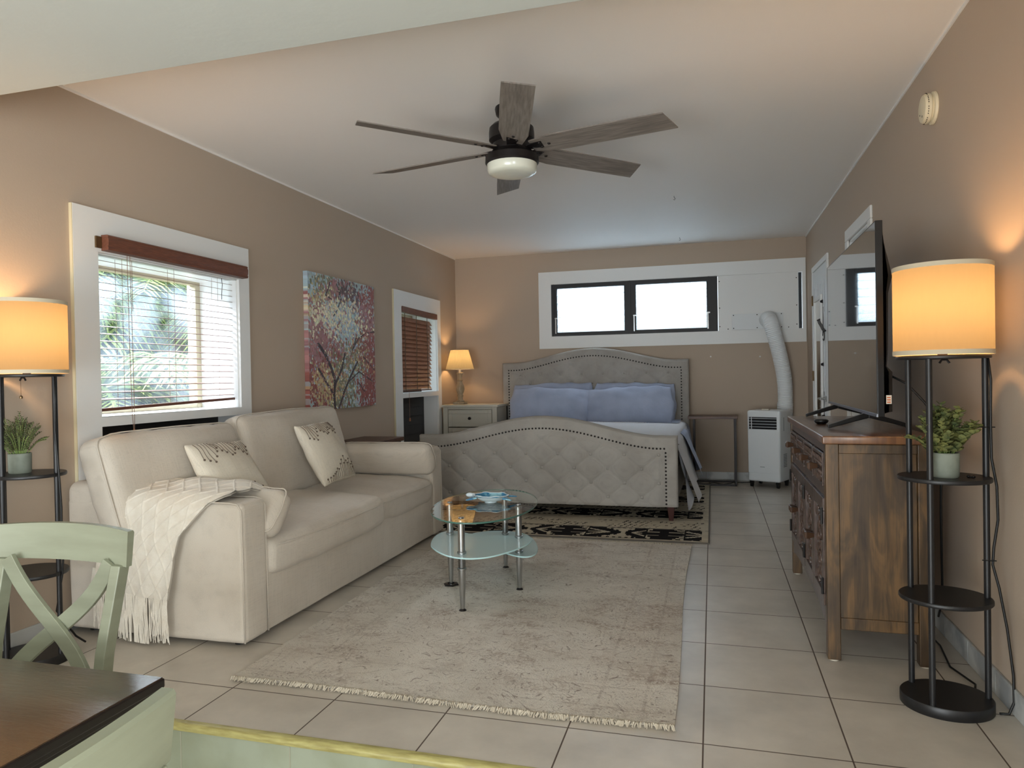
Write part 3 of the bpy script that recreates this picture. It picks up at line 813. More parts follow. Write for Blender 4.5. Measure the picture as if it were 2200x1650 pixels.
for xx in (0.24, 0.49, 0.745):
    for zz in (1.715, 1.86): MB().ball((xx, YB - 0.017, zz), 0.006, 0.003, 0.006, 8, 6).build('screw', M['darkmetal'], pl, smooth=True)

# ------------------------------------------------------------------ doors in the right wall
# door_1: white six panel door with mirror, hook rack and lever
DY0, DY1, DZ = 6.90, 7.78, 2.215
mb = MB()
wall_boxes(mb, 'x', XR - 0.018, XR, DY0 - 0.06, DY1 + 0.06, 0, DZ + 0.055, [(DY0, DY1, -1, DZ)])
d1 = struct(mb.build('door_1', M['white'], bevel=0.003, seg=1))
mb = MB().box(XR - 0.014, XR + 0.02, DY0 + 0.006, DY1 - 0.004, 0.008, DZ - 0.006)
for (ya, yb) in ((DY0 + 0.11, (DY0 + DY1) / 2 - 0.05), ((DY0 + DY1) / 2 + 0.05, DY1 - 0.11)):
    for (za, zb_) in ((0.22, 0.80), (0.98, 1.62), (1.76, 2.06)):
        frame_boxes(mb, 'x', XR - 0.018, XR - 0.013, ya, yb, za, zb_, 0.018)
        mb.box(XR - 0.019, XR - 0.013, ya + 0.05, yb - 0.05, za + 0.05, zb_ - 0.05)
mb.build('door_panel', M['door'], d1, bevel=0.003, seg=1)
mb = MB()
for zz in (0.25, 1.17, 1.93):
    mb.cyl((XR - 0.022, DY1 + 0.004, zz - 0.05), (XR - 0.022, DY1 + 0.004, zz + 0.05), 0.007, n=8)
    mb.box(XR - 0.020, XR - 0.016, DY1 - 0.03, DY1 + 0.035, zz - 0.05, zz + 0.05)
mb.build('hinge', M['brass'], d1)
h = MB()
h.cyl((XR - 0.014, DY0 + 0.085, 0.965), (XR - 0.022, DY0 + 0.085, 0.965), 0.027, n=20)
h.cyl((XR - 0.022, DY0 + 0.085, 0.965), (XR - 0.065, DY0 + 0.085, 0.965), 0.010, n=12)
h.tube([(XR - 0.065, DY0 + 0.08, 0.965), (XR - 0.068, DY0 + 0.12, 0.968), (XR - 0.066, DY0 + 0.205, 0.962)], [0.012, 0.010, 0.009], 10)
h.build('door_handle', M['chrome'], d1, smooth=True, autos=40)
mr = thing('door_mirror', 'narrow white-framed mirror hanging on the white panel door', 'mirror', (XR - 0.02, 7.33, 1.3))
mb = MB(); frame_boxes(mb, 'x', XR - 0.040, XR - 0.020, 7.10, 7.56, 0.62, 1.93, 0.04)
mb.build('frame', M['white'], mr, bevel=0.003)
MB().box(XR - 0.030, XR - 0.026, 7.138, 7.522, 0.658, 1.892).build('mirror_glass', M['mirror'], mr)
for zz in (0.80, 1.28, 1.86): MB().cyl((XR - 0.021, 7.075, zz), (XR - 0.040, 7.085, zz), 0.018, 0.010, 8).build('mounting_clip', M['blackplastic'], mr)
hk = thing('hook_rack', 'scrolled dark wire hook rack on the white panel door', 'hook rack', (XR - 0.02, 6.99, 1.60))
mb = MB()
for k in range(4):
    y0 = 6.925 + 0.045 * k
    mb.tube([(XR - 0.02, y0, 1.58), (XR - 0.035, y0, 1.60), (XR - 0.048, y0 + 0.005, 1.635), (XR - 0.060, y0 + 0.01, 1.655), (XR - 0.068, y0 + 0.01, 1.68)], 0.003, 6)
    mb.ball((XR - 0.069, y0 + 0.01, 1.686), 0.006)
pts = [(XR - 0.03 - 0.0, 6.99 + 0.045 * cos(a), 1.54 + 0.045 * sin(a)) for a in [2 * pi * i / 20 for i in range(19)]]
mb.tube(pts, 0.004, 6)
mb.tube([(XR - 0.024, 6.90, 1.58), (XR - 0.024, 7.08, 1.58)], 0.005, 6)
mb.build('wire', M['darkmetal'], hk, smooth=True)

# door_2: cased opening behind the television
mb = MB()
wall_boxes(mb, 'x', XR - 0.018, XR, D2[0] - 0.085, D2[1] + 0.085, 0, 2.285, [(D2[0], D2[1], -1, 2.20)])
d2 = struct(mb.build('door_2', M['white'], bevel=0.004, seg=1))
mb = MB()
mb.box(XR, XR + 0.16, D2[0] - 0.001, D2[0] + 0.018, 0, 2.2); mb.box(XR, XR + 0.16, D2[1] - 0.018, D2[1] + 0.001, 0, 2.2); mb.box(XR, XR + 0.16, D2[0], D2[1], 2.182, 2.201)
mb.build('jamb_lining', M['jamb'], d2)
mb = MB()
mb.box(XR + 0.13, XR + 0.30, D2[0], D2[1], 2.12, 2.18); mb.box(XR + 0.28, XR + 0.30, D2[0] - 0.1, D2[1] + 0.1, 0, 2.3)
mb.build('doorway_dark', M['doordark'], d2)  # dark sheets put the doorway's shade into colour
MB().box(XR + 0.10, XR + 0.125, D2[0] + 0.02, D2[1] - 0.02, 0.01, 2.10).build('door_panel', M['door'], d2)

# ------------------------------------------------------------------ outside
struct(MB().box(-30, XL - WT, -10, 30, -0.8, -0.6).build('garden_ground', M['ground']))

def frond(mb, base, az, L_, rise, droop, nl=26, ll=0.55):
    d = Vector((cos(az), sin(az), 0)); side = Vector((-sin(az), cos(az), 0))
    pts = []
    for i in range(15):
        s = i / 14
        pts.append(Vector(base) + d * (L_ * (s - 0.12 * s * s)) + Vector((0, 0, rise * s - droop * s * s)))
    mb.tube(pts, [0.022 * (1 - 0.85 * i / 14) + 0.003 for i in range(15)], 5)
    for i in range(nl):
        s = 0.14 + 0.86 * i / (nl - 1)
        j = s * 14; a = int(min(13, j)); p = pts[a].lerp(pts[a + 1], j - a)
        tng = (pts[a + 1] - pts[a]).normalized()
        l = ll * (sin(pi * min(1, s * 0.85 + 0.12))) * random.uniform(0.85, 1.1) + 0.08
        for sg in (-1, 1):
            e = p + side * (sg * l * 0.80) + tng * l * 0.55 + Vector((0, 0, -l * random.uniform(0.25, 0.5)))
            mid = p.lerp(e, 0.45) + Vector((0, 0, l * 0.09))
            w = tng * 0.020
            mb.add([p - w * 0.6, p + w * 0.6, mid + w, e, mid - w], [(0, 1, 2, 4), (4, 2, 3)])

def palm(x, y, h, label, n, L_, seed, matl, ll=0.5):
    random.seed(seed)
    t = thing('palm_tree', label, 'palm tree', (x, y, -0.6), group='palms outside the left window')
    pts = [(x + 0.06 * sin(k), y + 0.05 * cos(k * 1.3), -0.6 + (h + 0.6) * k / 8) for k in range(9)]
    MB().tube(pts, [0.11 - 0.05 * k / 8 for k in range(9)], 10).build('trunk', M['trunk'], t, smooth=True)
    for k in range(n):
        mb = MB()
        az = 2 * pi * k / n * 1.0 + random.uniform(-0.2, 0.2)
        tier = k % 3
        frond(mb, (x, y, h), az, L_ * random.uniform(0.8, 1.1), (1.1, 0.75, 0.35)[tier] * L_ * 0.6, (0.95, 1.0, 1.0)[tier] * L_ * 0.62, 26, ll)
        mb.build('frond', matl, t)
    return t
palm(-5.3, 5.1, 1.15, 'palm with low arching fronds just outside the left window', 16, 1.7, 3, M['leafout'])
palm(-6.4, 7.4, 2.0, 'taller feathery palm behind the low one outside the left window', 18, 2.1, 5, M['leafout'], 0.6)
palm(-5.0, 6.2, 0.7, 'small palm under the others at the right of the garden view', 14, 1.3, 9, M['leafout2'], 0.45)
palm(-7.4, 6.7, 2.8, 'farthest and highest palm seen at the top of the left window', 18, 2.2, 12, M['leafout'], 0.6)

def leafcloud(mb, c, r, n, size, seed, flat=0.4):
    rnd = random.Random(seed)
    for _ in range(n):
        a = rnd.uniform(0, 2 * pi); b = math.acos(rnd.uniform(-0.9, 1)); q = rnd.uniform(0.55, 1.0) ** 0.5
        p = Vector((c[0] + r[0] * q * sin(b) * cos(a), c[1] + r[1] * q * sin(b) * sin(a), c[2] + r[2] * q * cos(b)))
        e = Euler((rnd.uniform(-1, 1), rnd.uniform(-1, 1), rnd.uniform(0, 6.3))).to_matrix()
        s = size * rnd.uniform(0.6, 1.3)
        mb.add([p + e @ Vector((-s, 0, 0)), p + e @ Vector((0, -s * flat, 0)), p + e @ Vector((s, 0, 0)), p + e @ Vector((0, s * flat, 0))], [(0, 1, 2, 3)])
def bush(x, y, c, r, n, size, seed, label, matl):
    t = thing('garden_bush', label, 'bush', (x, y, -0.6), group='bushes and trees outside the left window')
    mb = MB()
    for k in range(5): mb.tube([(x, y, -0.6), (x + 0.1 * sin(k), y + 0.1 * cos(k), c[2] - 0.2), (x + r[0] * 0.5 * sin(k * 2.1), y + r[1] * 0.5 * cos(k * 2.1), c[2] + r[2] * 0.3)], [0.03, 0.02, 0.01], 5)
    mb.build('stem', M['trunk'], t)
    mb = MB(); leafcloud(mb, c, r, n, size, seed); mb.build('foliage', matl, t)
bush(-4.5, 4.5, (-4.5, 4.5, 0.25), (0.5, 0.6, 0.75), 900, 0.08, 1, 'yellow green leafy bush low in the left window', M['leafyellow'])
bush(-6.0, 6.1, (-6.0, 6.1, 0.5), (0.8, 0.9, 0.9), 1200, 0.09, 2, 'dark green bush behind the low palm', M['leafout2'])
bush(-9.2, 8.2, (-9.2, 8.2, 1.9), (0.9, 1.1, 2.7), 6500, 0.13, 4, 'tall tree closing the garden view at the left end', M['leafout2'])
bush(-9.3, 10.2, (-9.3, 10.2, 1.9), (0.9, 1.1, 2.6), 6500, 0.13, 6, 'tall tree in the middle of the row behind the palms', M['leafmid'])
bush(-9.0, 12.1, (-9.0, 12.1, 1.9), (0.9, 1.0, 2.7), 6500, 0.13, 7, 'tall tree closing the garden view at the right end', M['leafout2'])
nb = thing('neighbour_house', 'blue grey house wall beyond the trees outside the left window', 'house', (-12.6, 11.5, -0.6))
MB().box(-13.5, -11.8, 8.0, 16.5, -0.6, 3.2).build('wall', M['housewall'], nb)
mb = MB(); mb.prism([(7.8, 3.2), (16.7, 3.2), (12.2, 4.3)], -13.8, -11.5, 'x'); mb.build('roof', M['trunk'], nb)
random.seed(11)
# ------------------------------------------------------------------ rugs
r1 = thing('area_rug', 'large faded beige and taupe rug with fringed ends under the glass coffee table', 'rug', (-1.035, 3.79, 0.0))
def rugtop(u, v):
    x = -1.92 + 1.77 * u; y = 2.475 + 2.64 * v
    y += 0.010 * sin(u * 7) * (1 - v); x += 0.010 * sin(v * 6 + 1) - 0.012 * v * (u > .5)
    return (x, y, 0.011 + 0.0015 * N3((x, y, 0), 5))
mb = MB(); mb.grid(rugtop, 60, 80)
def edge(u, v, z):
    p = rugtop(u, v); return (p[0], p[1], z)
for f in (lambda a, b: edge(a, 0, 0.001 + 0.010 * b), lambda a, b: edge(a, 1, 0.001 + 0.010 * b), lambda a, b: edge(0, a, 0.001 + 0.010 * b), lambda a, b: edge(1, a, 0.001 + 0.010 * b)):
    mb.grid(f, 60, 1)
mb.build('pile', M['rug'], r1, smooth=True, autos=40)
rnd = random.Random(4)
for side, v, sg in (('n', 0, -1), ('f', 1, 1)):
    mb = MB()
    for k in range(620):
        u = rnd.random(); p = rugtop(u, v)
        L_ = rnd.uniform(0.018, 0.034) * (1.0 if v == 0 else 1.3)
        dx = rnd.uniform(-0.012, 0.012) + 0.006 * sin(u * 60)
        x, y = p[0], p[1]
        mb.tube([(x, y - sg * 0.004, 0.010), (x + dx * 0.4, y + sg * L_ * 0.5, 0.011 + rnd.uniform(0, 0.006)), (x + dx, y + sg * L_, 0.0055)], [0.0024, 0.0024, 0.0016], 4)
    mb.build('fringe', M['fringe'], r1)

r2 = thing('area_rug', 'black and cream tribal patterned rug lying under the bed', 'rug', (-1.30, 6.7, 0.0))
RX0, RX1, RY0, RY1 = -2.62, -0.045, 5.235, 8.05
cell = 0.0115
nx = int((RX1 - RX0) / cell); ny = int((RY1 - RY0) / cell)
gx = (np.arange(nx) + 0.5) * cell; gy = (np.arange(ny) + 0.5) * cell
GX, GY = np.meshgrid(gx, gy)
rs = np.random.RandomState(5)
cream = np.array(S(196, 186, 166)[:3]); blk = np.array(S(30, 28, 30)[:3]); grey = np.array(S(112, 106, 98)[:3])
img = np.ones((ny, nx, 3)) * cream
fromr = (RX1 - RX0) - GX          # distance from the right edge
def smoothn(shape, k, seed):
    r = np.random.RandomState(seed).rand(shape[0] // k + 3, shape[1] // k + 3)
    yy = np.linspace(0, r.shape[0] - 2, shape[0]); xx = np.linspace(0, r.shape[1] - 2, shape[1])
    y0 = yy.astype(int); x0 = xx.astype(int); fy = (yy - y0)[:, None]; fx = (xx - x0)[None, :]
    return (r[y0][:, x0] * (1 - fy) * (1 - fx) + r[y0 + 1][:, x0] * fy * (1 - fx) + r[y0][:, x0 + 1] * (1 - fy) * fx + r[y0 + 1][:, x0 + 1] * fy * fx)
def band_tribal(v0, h, strength):
    vc = v0 + h / 2
    t = (GY - vc) / (h / 2)                      # -1..1
    P = 0.74
    u = np.mod(fromr + 0.10, P) / P                # one motif per P metres
    teeth = np.mod(np.floor(fromr / 0.0235), 2)
    a = np.abs(t)
    inb = a < 1
    # arrow head pointing away from the border: solid comb-edged wedge with a pale chevron inside
    def wedge(uc, wd, flip):
        q = (u - uc) / wd * flip                    # 0 at the tip .. 1 at the tail
        ins = (q > 0) & (q < 1)
        body = ins & (a < 0.16 + q * 1.2 + 0.16 * teeth * (q > 0.10))
        chev = (np.abs(a - (q - 0.34) * 0.85) < 0.085) & (q > 0.30) & (q < 0.95)
        slot = (a < 0.07) & (q > 0.42)
        return body & ~chev & ~slot
    m1 = wedge(0.02, 0.36, 1) | wedge(0.98, 0.22, -1)
    q = np.abs(u - 0.58) / 0.185
    m2 = (np.floor(q * 6) / 6 + np.floor(a * 5) / 5 * 0.9 < 1.12) & ~((np.abs(a - 0.30) < 0.05) & (q > 0.25)) 
    m3 = (np.abs(a - 0.90) < 0.09) & (teeth > 0)
    m3 |= (np.abs(a - 0.97) < 0.04)
    m4 = (u > 0.385) & (u < 0.43) & (a > 0.25) & (a < 0.9) & (np.mod(a, 0.3) < 0.16)
    m3 |= m4
    mk = inb & (m1 | m2 | m3) & (fromr > 0.06)
    wearn = smoothn((ny, nx), 3, int(v0 * 100) + 1)
    return mk & (wearn < strength)
for (v0, h, s) in ((0.035, 0.37, 0.96), (0.83, 0.32, 0.93), (1.60, 0.32, 0.9), (2.35, 0.30, 0.9)):
    mk = band_tribal(v0, h, s); img[mk] = blk
for (v0, h) in ((0.42, 0.12), (0.58, 0.10), (1.22, 0.12), (1.38, 0.10), (2.0, 0.14)):
    st = smoothn((ny, nx), 2, int(v0 * 50) + 3); big = smoothn((ny, nx), 9, int(v0 * 50) + 9)
    sl = np.mod(fromr * 1.0 + GY * 0.35, 0.046) < 0.020
    mk = (GY > v0) & (GY < v0 + h) & sl & (st > 0.42) & (big > 0.35) & (fromr > 0.05)
    img[mk] = grey * 0.65
for v0 in (0.385, 0.40, 0.78, 1.16, 1.55):
    mk = (np.abs(GY - v0) < 0.006) & (smoothn((ny, nx), 3, int(v0 * 70)) > 0.4); img[mk] = grey
img *= (0.88 + 0.24 * smoothn((ny, nx), 4, 77))[..., None]
xs = RX0 + np.arange(nx + 1) * (RX1 - RX0) / nx; ys = RY0 + np.arange(ny + 1) * (RY1 - RY0) / ny
V = [(float(x), float(y), 0.0085) for y in ys for x in xs]
w = nx + 1
F = [(j * w + i, j * w + i + 1, (j + 1) * w + i + 1, (j + 1) * w + i) for j in range(ny) for i in range(nx)]
mb = MB(); mb.v = [tuple(p) for p in V]; mb.f = F; mb.mi = [0] * len(F)
o = mb.build('pile', M['rugpat'], r2); setcol(o, img.reshape(-1, 3))
mb = MB()
mb.box(RX0 - 0.010, RX1 + 0.010, RY0 - 0.012, RY0, 0.0005, 0.010); mb.box(RX0 - 0.010, RX1 + 0.010, RY1, RY1 + 0.012, 0.0005, 0.010)
mb.box(RX0 - 0.012, RX0, RY0 - 0.01, RY1 + 0.01, 0.0005, 0.010); mb.box(RX1, RX1 + 0.012, RY0 - 0.01, RY1 + 0.01, 0.0005, 0.010)
mb.build('binding', M['rugbind'], r2)

# ------------------------------------------------------------------ sofa
sf = thing('sofa', 'long cream linen two cushion sofa along the left wall under the windows', 'sofa', (-2.55, 3.97, 0.0))
SX0, SX1, SY0, SY1 = -3.055, -2.055, 2.745, 5.20
AT = 0.185
def softn(amp, sc, off=0.0):
    return lambda p, n: p + n * (amp * N3(p, sc, off))
mb = MB()
# base front + ends
rcube(mb, (SX1 - SX0) / 2 - 0.005, (SY1 - SY0) / 2 - 0.01, 0.15, 0.012, 14, softn(0.004, 4, 1), ((SX0 + SX1) / 2, (SY0 + SY1) / 2, 0.175))
mb.build('base', M['sofa'], sf, smooth=True)
def arm(y0, y1, zt, off):
    mb = MB()
    hx, hy, hz = (SX1 - SX0) / 2, (y1 - y0) / 2, (zt - 0.022) / 2
    def fn(p, n):
        q = p.copy()
        k = (p.z + hz) / (2 * hz)
        q.x += 0.008 * (1 - k) if p.x > 0 else 0
        if p.z > hz * 0.6: q.z += 0.010 * (p.x / hx) * -1 * 0 + 0.006 * N3(p, 3, off)
        return q + n * 0.005 * N3(p, 5, off)
    rcube(mb, hx, hy, hz, 0.028, 16, fn, ((SX0 + SX1) / 2, (y0 + y1) / 2, 0.022 + hz))
    o = mb.build('arm', M['sofa'], sf, smooth=True)
    mb = MB()
    xx = SX1 - 0.004
    for yy in (y0 + 0.004, y1 - 0.004):
        mb.tube([(xx + 0.006, yy, 0.03), (xx + 0.003, yy, zt * 0.5), (xx - 0.001, yy, zt - 0.035), (xx - 0.02, yy, zt - 0.006), (xx - 0.06, yy, zt + 0.001), (SX0 + 0.3, yy, zt + 0.001)], 0.0035, 6)
    mb.build('piping', M['sofa'], o, smooth=True)
arm(SY0, SY0 + AT, 0.665, 3)
arm(SY1 - AT, SY1, 0.685, 8)
mb = MB()
rcube(mb, 0.10, (SY1 - SY0) / 2 - 0.004, 0.355, 0.05, 16, softn(0.006, 4, 5), (SX0 + 0.09, (SY0 + SY1) / 2, 0.385))
mb.build('back_frame', M['sofa'], sf, smooth=True)
mb = MB()
for x, y in ((SX0 + 0.08, SY0 + 0.08), (SX1 - 0.08, SY0 + 0.08), (SX0 + 0.08, SY1 - 0.08), (SX1 - 0.08, SY1 - 0.08)):
    mb.cyl((x, y, 0.0), (x, y, 0.03), 0.025, n=12)
mb.build('foot', M['blackplastic'], sf)

def cushion(name, parent, hx, hy, hz, r, c, rot, puff, seed, material, piping=True, droop=0.0, fold=None):
    Rm = Euler(rot).to_matrix().to_4x4()
    def fn(p, n):
        q = p.copy()
        ax, ay, az = p.x / hx, p.y / hy, p.z / hz
        bx, by = max(0, 1 - ax * ax), max(0, 1 - ay * ay)
        q.z += (1 if p.z > 0 else -1) * puff * (bx * by) ** 0.7 * min(1, abs(az) * 1.2)
        q.x += (1 if ax > 0 else -1) * puff * 0.5 * by * max(0, abs(ax) - 0.6) / 0.4
        # wrinkles that gather near the seams
        edge = max(abs(ax), abs(ay)) ** 6
        q += n * (0.006 * N3(p, 5, seed) + 0.006 * edge * N3((p.x * 3, p.y * 3, p.z), 9, seed + 4))
        if fold: q = fold(q, ax, ay, az)
        return q
    mb = MB(); rcube(mb, hx, hy, hz, r, 18, fn, c, Rm)
    o = mb.build(name, material, parent, smooth=True)
    if piping:
        mb = MB()
        for sz in (1,):
            pts = []
            N_ = 72
            rr = r * 0.30
            for i in range(N_ + 1):
                a = 2 * pi * i / N_
                ca, sa = cos(a), sin(a)
                e = 0.16
                x = hx * (abs(ca) ** e) * (1 if ca > 0 else -1); y = hy * (abs(sa) ** e) * (1 if sa > 0 else -1)
                p = Vector((x, y, sz * (hz - rr * 1.6)))
                n = Vector((ca * 0.6 if abs(x) > hx * 0.97 else 0, sa * 0.6 if abs(y) > hy * 0.97 else 0, 0.5 * sz))
                q = fn(p, n.normalized()) if True else p
                pts.append(Rm @ q + Vector(c))
            mb.tube(pts, 0.0035, 6, cap=False)
        mb.build('piping', material, o, smooth=True)
    return o
YM = 4.10
def fold_near(q, ax, ay, az):
    # the near seat cushion bulges over the front edge towards the middle of the sofa
    q.x += 0.030 * max(0, ax) * (0.5 + 0.5 * ay)
    q.z += 0.020 * max(0, ay) ** 3 * (1 if az > 0 else 0.5) - 0.016 * max(0, ax) ** 4
    return q
cushion('seat_cushion', sf, 0.425, (YM - SY0 - AT) / 2 + 0.012, 0.088, 0.055, (-2.46, (SY0 + AT + YM) / 2 + 0.006, 0.395), (0, radians(2), 0), 0.026, 2.0, M['sofa'], True, fold=fold_near)
def fold_far(q, ax, ay, az):
    q.z -= 0.014 * max(0, ax) ** 4
    return q
cushion('seat_cushion', sf, 0.42, (SY1 - AT - YM) / 2 + 0.002, 0.085, 0.055, (-2.47, (SY1 - AT + YM) / 2, 0.390), (0, radians(2), 0), 0.026, 5.0, M['sofa'], True, fold=fold_far)
# back cushions: tall soft boxes leaning back
def slump(seed, lean):
    def f(q, ax, ay, az):
        # local z is thickness, x is height
        q.x -= 0.020 * max(0, abs(ay) - 0.55) ** 1.6 * max(0, -ax) * 2.2
        q.z += 0.010 * sin(ay * 3 + seed) * (1 - ax)
        q.x += lean * ay * max(0, -ax) + 0.006 * sin(ay * 5 + seed) * max(0, -ax)
        return q
    return f
cushion('back_cushion', sf, 0.245, 0.495, 0.085, 0.06, (-2.775, 3.175, 0.715), (0, radians(74), 0), 0.035, 11.0, M['sofa'], True, fold=slump(1, 0.0))
cushion('back_cushion', sf, 0.265, 0.60, 0.085, 0.06, (-2.785, 4.29, 0.735), (0, radians(74), 0), 0.035, 17.0, M['sofa'], True, fold=slump(3.1, -0.012))

ac = thing('arm_cushion', 'plain cream bolster leaning inside the near arm, partly under the throw', 'cushion', (-2.4, 3.0, 0.47), group='bolsters inside the sofa arms')
cushion('cover', ac, 0.36, 0.125, 0.055, 0.05, (-2.395, 3.03, 0.572), (radians(50), 0, radians(-2)), 0.040, 21.0, M['sofa'])
ac2 = thing('arm_cushion', 'plain cream bolster leaning on the far arm next to the bed', 'cushion', (-2.4, 4.95, 0.47), group='bolsters inside the sofa arms')
cushion('cover', ac2, 0.355, 0.125, 0.05, 0.048, (-2.395, 4.955, 0.610), (radians(-66), 0, radians(1.5)), 0.035, 25.0, M['sofa'])

def pillow_fn(w, h, t, seed=0.0, pinch=0.045, wr=0.006, rnd_=0.0):
    def fn(u, v, sg):
        # u, v in -1..1
        fx = 1 - pinch * (1 - abs(v) ** 2.2) * 1.0
        fz = 1 - pinch * (1 - abs(u) ** 2.2) * 1.0
        x = u * w / 2 * fx * sqrt(1 - rnd_ * v * v / 2); z = v * h / 2 * fz * sqrt(1 - rnd_ * u * u / 2)
        x += wr * 1.6 * N3((v * 1.5, u * 0.5, 1), 1.6, seed + 3) * abs(u) ** 3; z += wr * 1.6 * N3((u * 2, v, 2), 1.6, seed + 6) * abs(v) ** 3
        a = max(0.0, 1 - u * u); b = max(0.0, 1 - v * v)
        th = t / 2 * (a ** 0.42) * (b ** 0.42)
        th += wr * N3((u * 1.0, v * 1.0, 0), 2.6, seed) * (a * b) ** 0.3
        th += wr * 0.7 * sin((u * 9 + v * 5) + seed) * (1 - a * b) * (a * b) ** 0.4
        return Vector((x, -sg * th, z))
    return fn
def pillow_mesh(name, parent, fn, Mx, material, n=34, m=26):
    mb = MB()
    g = lambda i, n_: sin(pi / 2 * (2 * i - 1)) if False else (2 * i - 1)
    def e(t): # denser to the border
        s = 2 * t - 1
        return (1 if s >= 0 else -1) * (1 - (1 - abs(s)) ** 1.35)
    for sg in (1, -1):
        mb.grid(lambda a, b: Mx @ fn(e(a), e(b), sg), n, m)
    o = mb.build(name, material, parent, smooth=True, weld=True)
    return o
def throw_pillow(label, pos, rot, seed, size=0.44):
    t = thing('throw_pillow', label, 'pillow', (pos[0], pos[1], pos[2] - 0.2), group='stitched throw pillows on the sofa')
    Mx = Matrix.Translation(pos) @ Euler(rot).to_matrix().to_4x4()
    fn = pillow_fn(size, size, 0.15, seed, 0.03)
    o = pillow_mesh('cover', t, fn, Mx, M['pillow'])
    nst = 17
    mbs = {1: MB(), -1: MB()}
    for k in range(nst):
        u = -0.84 + 1.68 * k / (nst - 1)
        L_ = (0.46, 0.52, 0.58, 0.44, 0.30, 0.20, 0.32, 0.40, 0.50, 0.46, 0.34, 0.24, 0.30, 0.42, 0.50, 0.36, 0.22)[k] * (1.0 if k < 5 else 0.92)
        for side in (1, -1):
            mb = mbs[side]
            if side == -1:
                L2 = (0.10, 0.12, 0.14, 0.18, 0.22, 0.30, 0.26, 0.40, 0.52, 0.40, 0.62, 0.46, 0.38, 0.50, 0.32, 0.22, 0.40)[k]
            else: L2 = L_
            v0 = side * 0.95; v1 = side * (0.95 - L2)
            pts = []
            for i in range(9):
                v = v0 + (v1 - v0) * i / 8
                uu = u + 0.02 * sin(i * 0.6 + k)
                pts.append(Mx @ (fn(uu, v, 1) + Vector((0, -0.0016, 0))))
            mb.tube(pts, 0.0016, 4)
            p = fn(u + 0.02 * sin(8 * 0.6 + k), v1, 1)
            mb.ball(tuple(Mx @ (p + Vector((0, -0.002, 0)))), 0.006, 0.006, 0.006, 8, 6)
    mbs[1].build('embroidery', M['thread'], o); mbs[-1].build('embroidery', M['thread'], o)
    return t
throw_pillow('square cream pillow with stitched stems beside the ivory throw, nearest the viewer', (-2.477, 3.245, 0.700), (-0.589, 0.039, 1.571), 2.0, 0.45)
throw_pillow('square cream pillow with stitched stems leaning at the middle of the far seat cushion', (-2.45, 4.152, 0.742), (-0.487, -0.021, 1.614), 5.0, 0.43)

# ------------------------------------------------------------------ ivory throw over the near arm
th = thing('throw_blanket', 'ivory diamond knit throw with long fringe draped over the near sofa arm', 'blanket', (-2.5, 2.8, 0.66))
path = [(3.135, 0.620), (3.11, 0.675), (3.05, 0.712), (2.96, 0.722), (2.86, 0.705), (2.775, 0.685), (2.726, 0.635), (2.708, 0.53), (2.703, 0.40), (2.705, 0.26)]
cum = [0]
for a, b in zip(path, path[1:]): cum.append(cum[-1] + hypot(b[0] - a[0], b[1] - a[1]))
TOT = cum[-1]
def on_path(s):
    s = max(0, min(TOT - 1e-6, s))
    for i in range(len(cum) - 1):
        if cum[i] <= s <= cum[i + 1]:
            f = (s - cum[i]) / (cum[i + 1] - cum[i])
            # smooth (Catmull-Rom)
            P = [Vector(path[max(0, min(len(path) - 1, j))]) for j in (i - 1, i, i + 1, i + 2)]
            return 0.5 * ((2 * P[1]) + (P[2] - P[0]) * f + (2 * P[0] - 5 * P[1] + 4 * P[2] - P[3]) * f * f + (3 * P[1] - P[0] - 3 * P[2] + P[3]) * f ** 3)
def blanket(u, v, lift=0.0):
    s = v * TOT
    p = on_path(s); q = on_path(min(TOT, s + 0.01)); r_ = on_path(max(0, s - 0.01))
    tg = (q - r_); nrm = Vector((tg.y, -tg.x)); nrm = nrm.normalized() if nrm.length else Vector((0, 1))
    if nrm.y < 0 and v < 0.5: nrm = -nrm
    if v >= 0.5 and nrm.x > 0: nrm = -nrm
    hang = max(0, (v - 0.45) / 0.55)
    xl = -2.70 - 0.03 * (1 - hang) * 0 - 0.11 * hang ** 0.8 - 0.03
    if v < 0.25: xl += 0.12 * (1 - v / 0.25)
    xr = -2.15 - 0.15 * min(1, hang * 2.2) - 0.13 * hang
    x = xl + (xr - xl) * u
    f = 0.010 * sin(u * 10 + 1.5) * hang + 0.006 * sin(u * 23 + v * 4) * hang + 0.008 * N3((x, s, 0), 6)
    # raised diamond cords
    L_ = 0.092
    X = (u - 0.5) * 0.56
    a = ((X / L_ + s / (L_ * 1.25)) % 1.0); b = ((X / L_ - s / (L_ * 1.25)) % 1.0)
    c = max(exp(-((min(a, 1 - a)) / 0.045) ** 2), exp(-((min(b, 1 - b)) / 0.045) ** 2))
    f += 0.0055 * c + lift
    edge = 0.012 * (hang) * (u - 0.5) * 0
    yy = p.x + nrm.x * (f + 0.012) + edge
    zz = p.y + nrm.y * (f + 0.012) - 0.045 * hang ** 2 * u
    top_ = max(0.0, 1 - v / 0.42)
    zz -= 0.055 * max(0, (u - 0.72) / 0.28) ** 2 * min(1, top_ * 2) + 0.02 * max(0, (0.15 - u) / 0.15) ** 2 * min(1, top_ * 2)
    zz += 0.010 * sin(u * 13 + 2) * min(1, top_ * 2) * (1 - top_ * 0.3) + 0.006 * N3((x, s, 3), 9)
    yy += 0.015 * sin(u * 9) * top_
    return (x, yy, zz)
mb = MB()
mb.grid(lambda u, v: blanket(u, v), 180, 260)
mb.grid(lambda u, v: blanket(u, v, -0.010), 20, 40)
mb.build('knit', M['throw'], th, smooth=True)
mb = MB(); rn = random.Random(8)
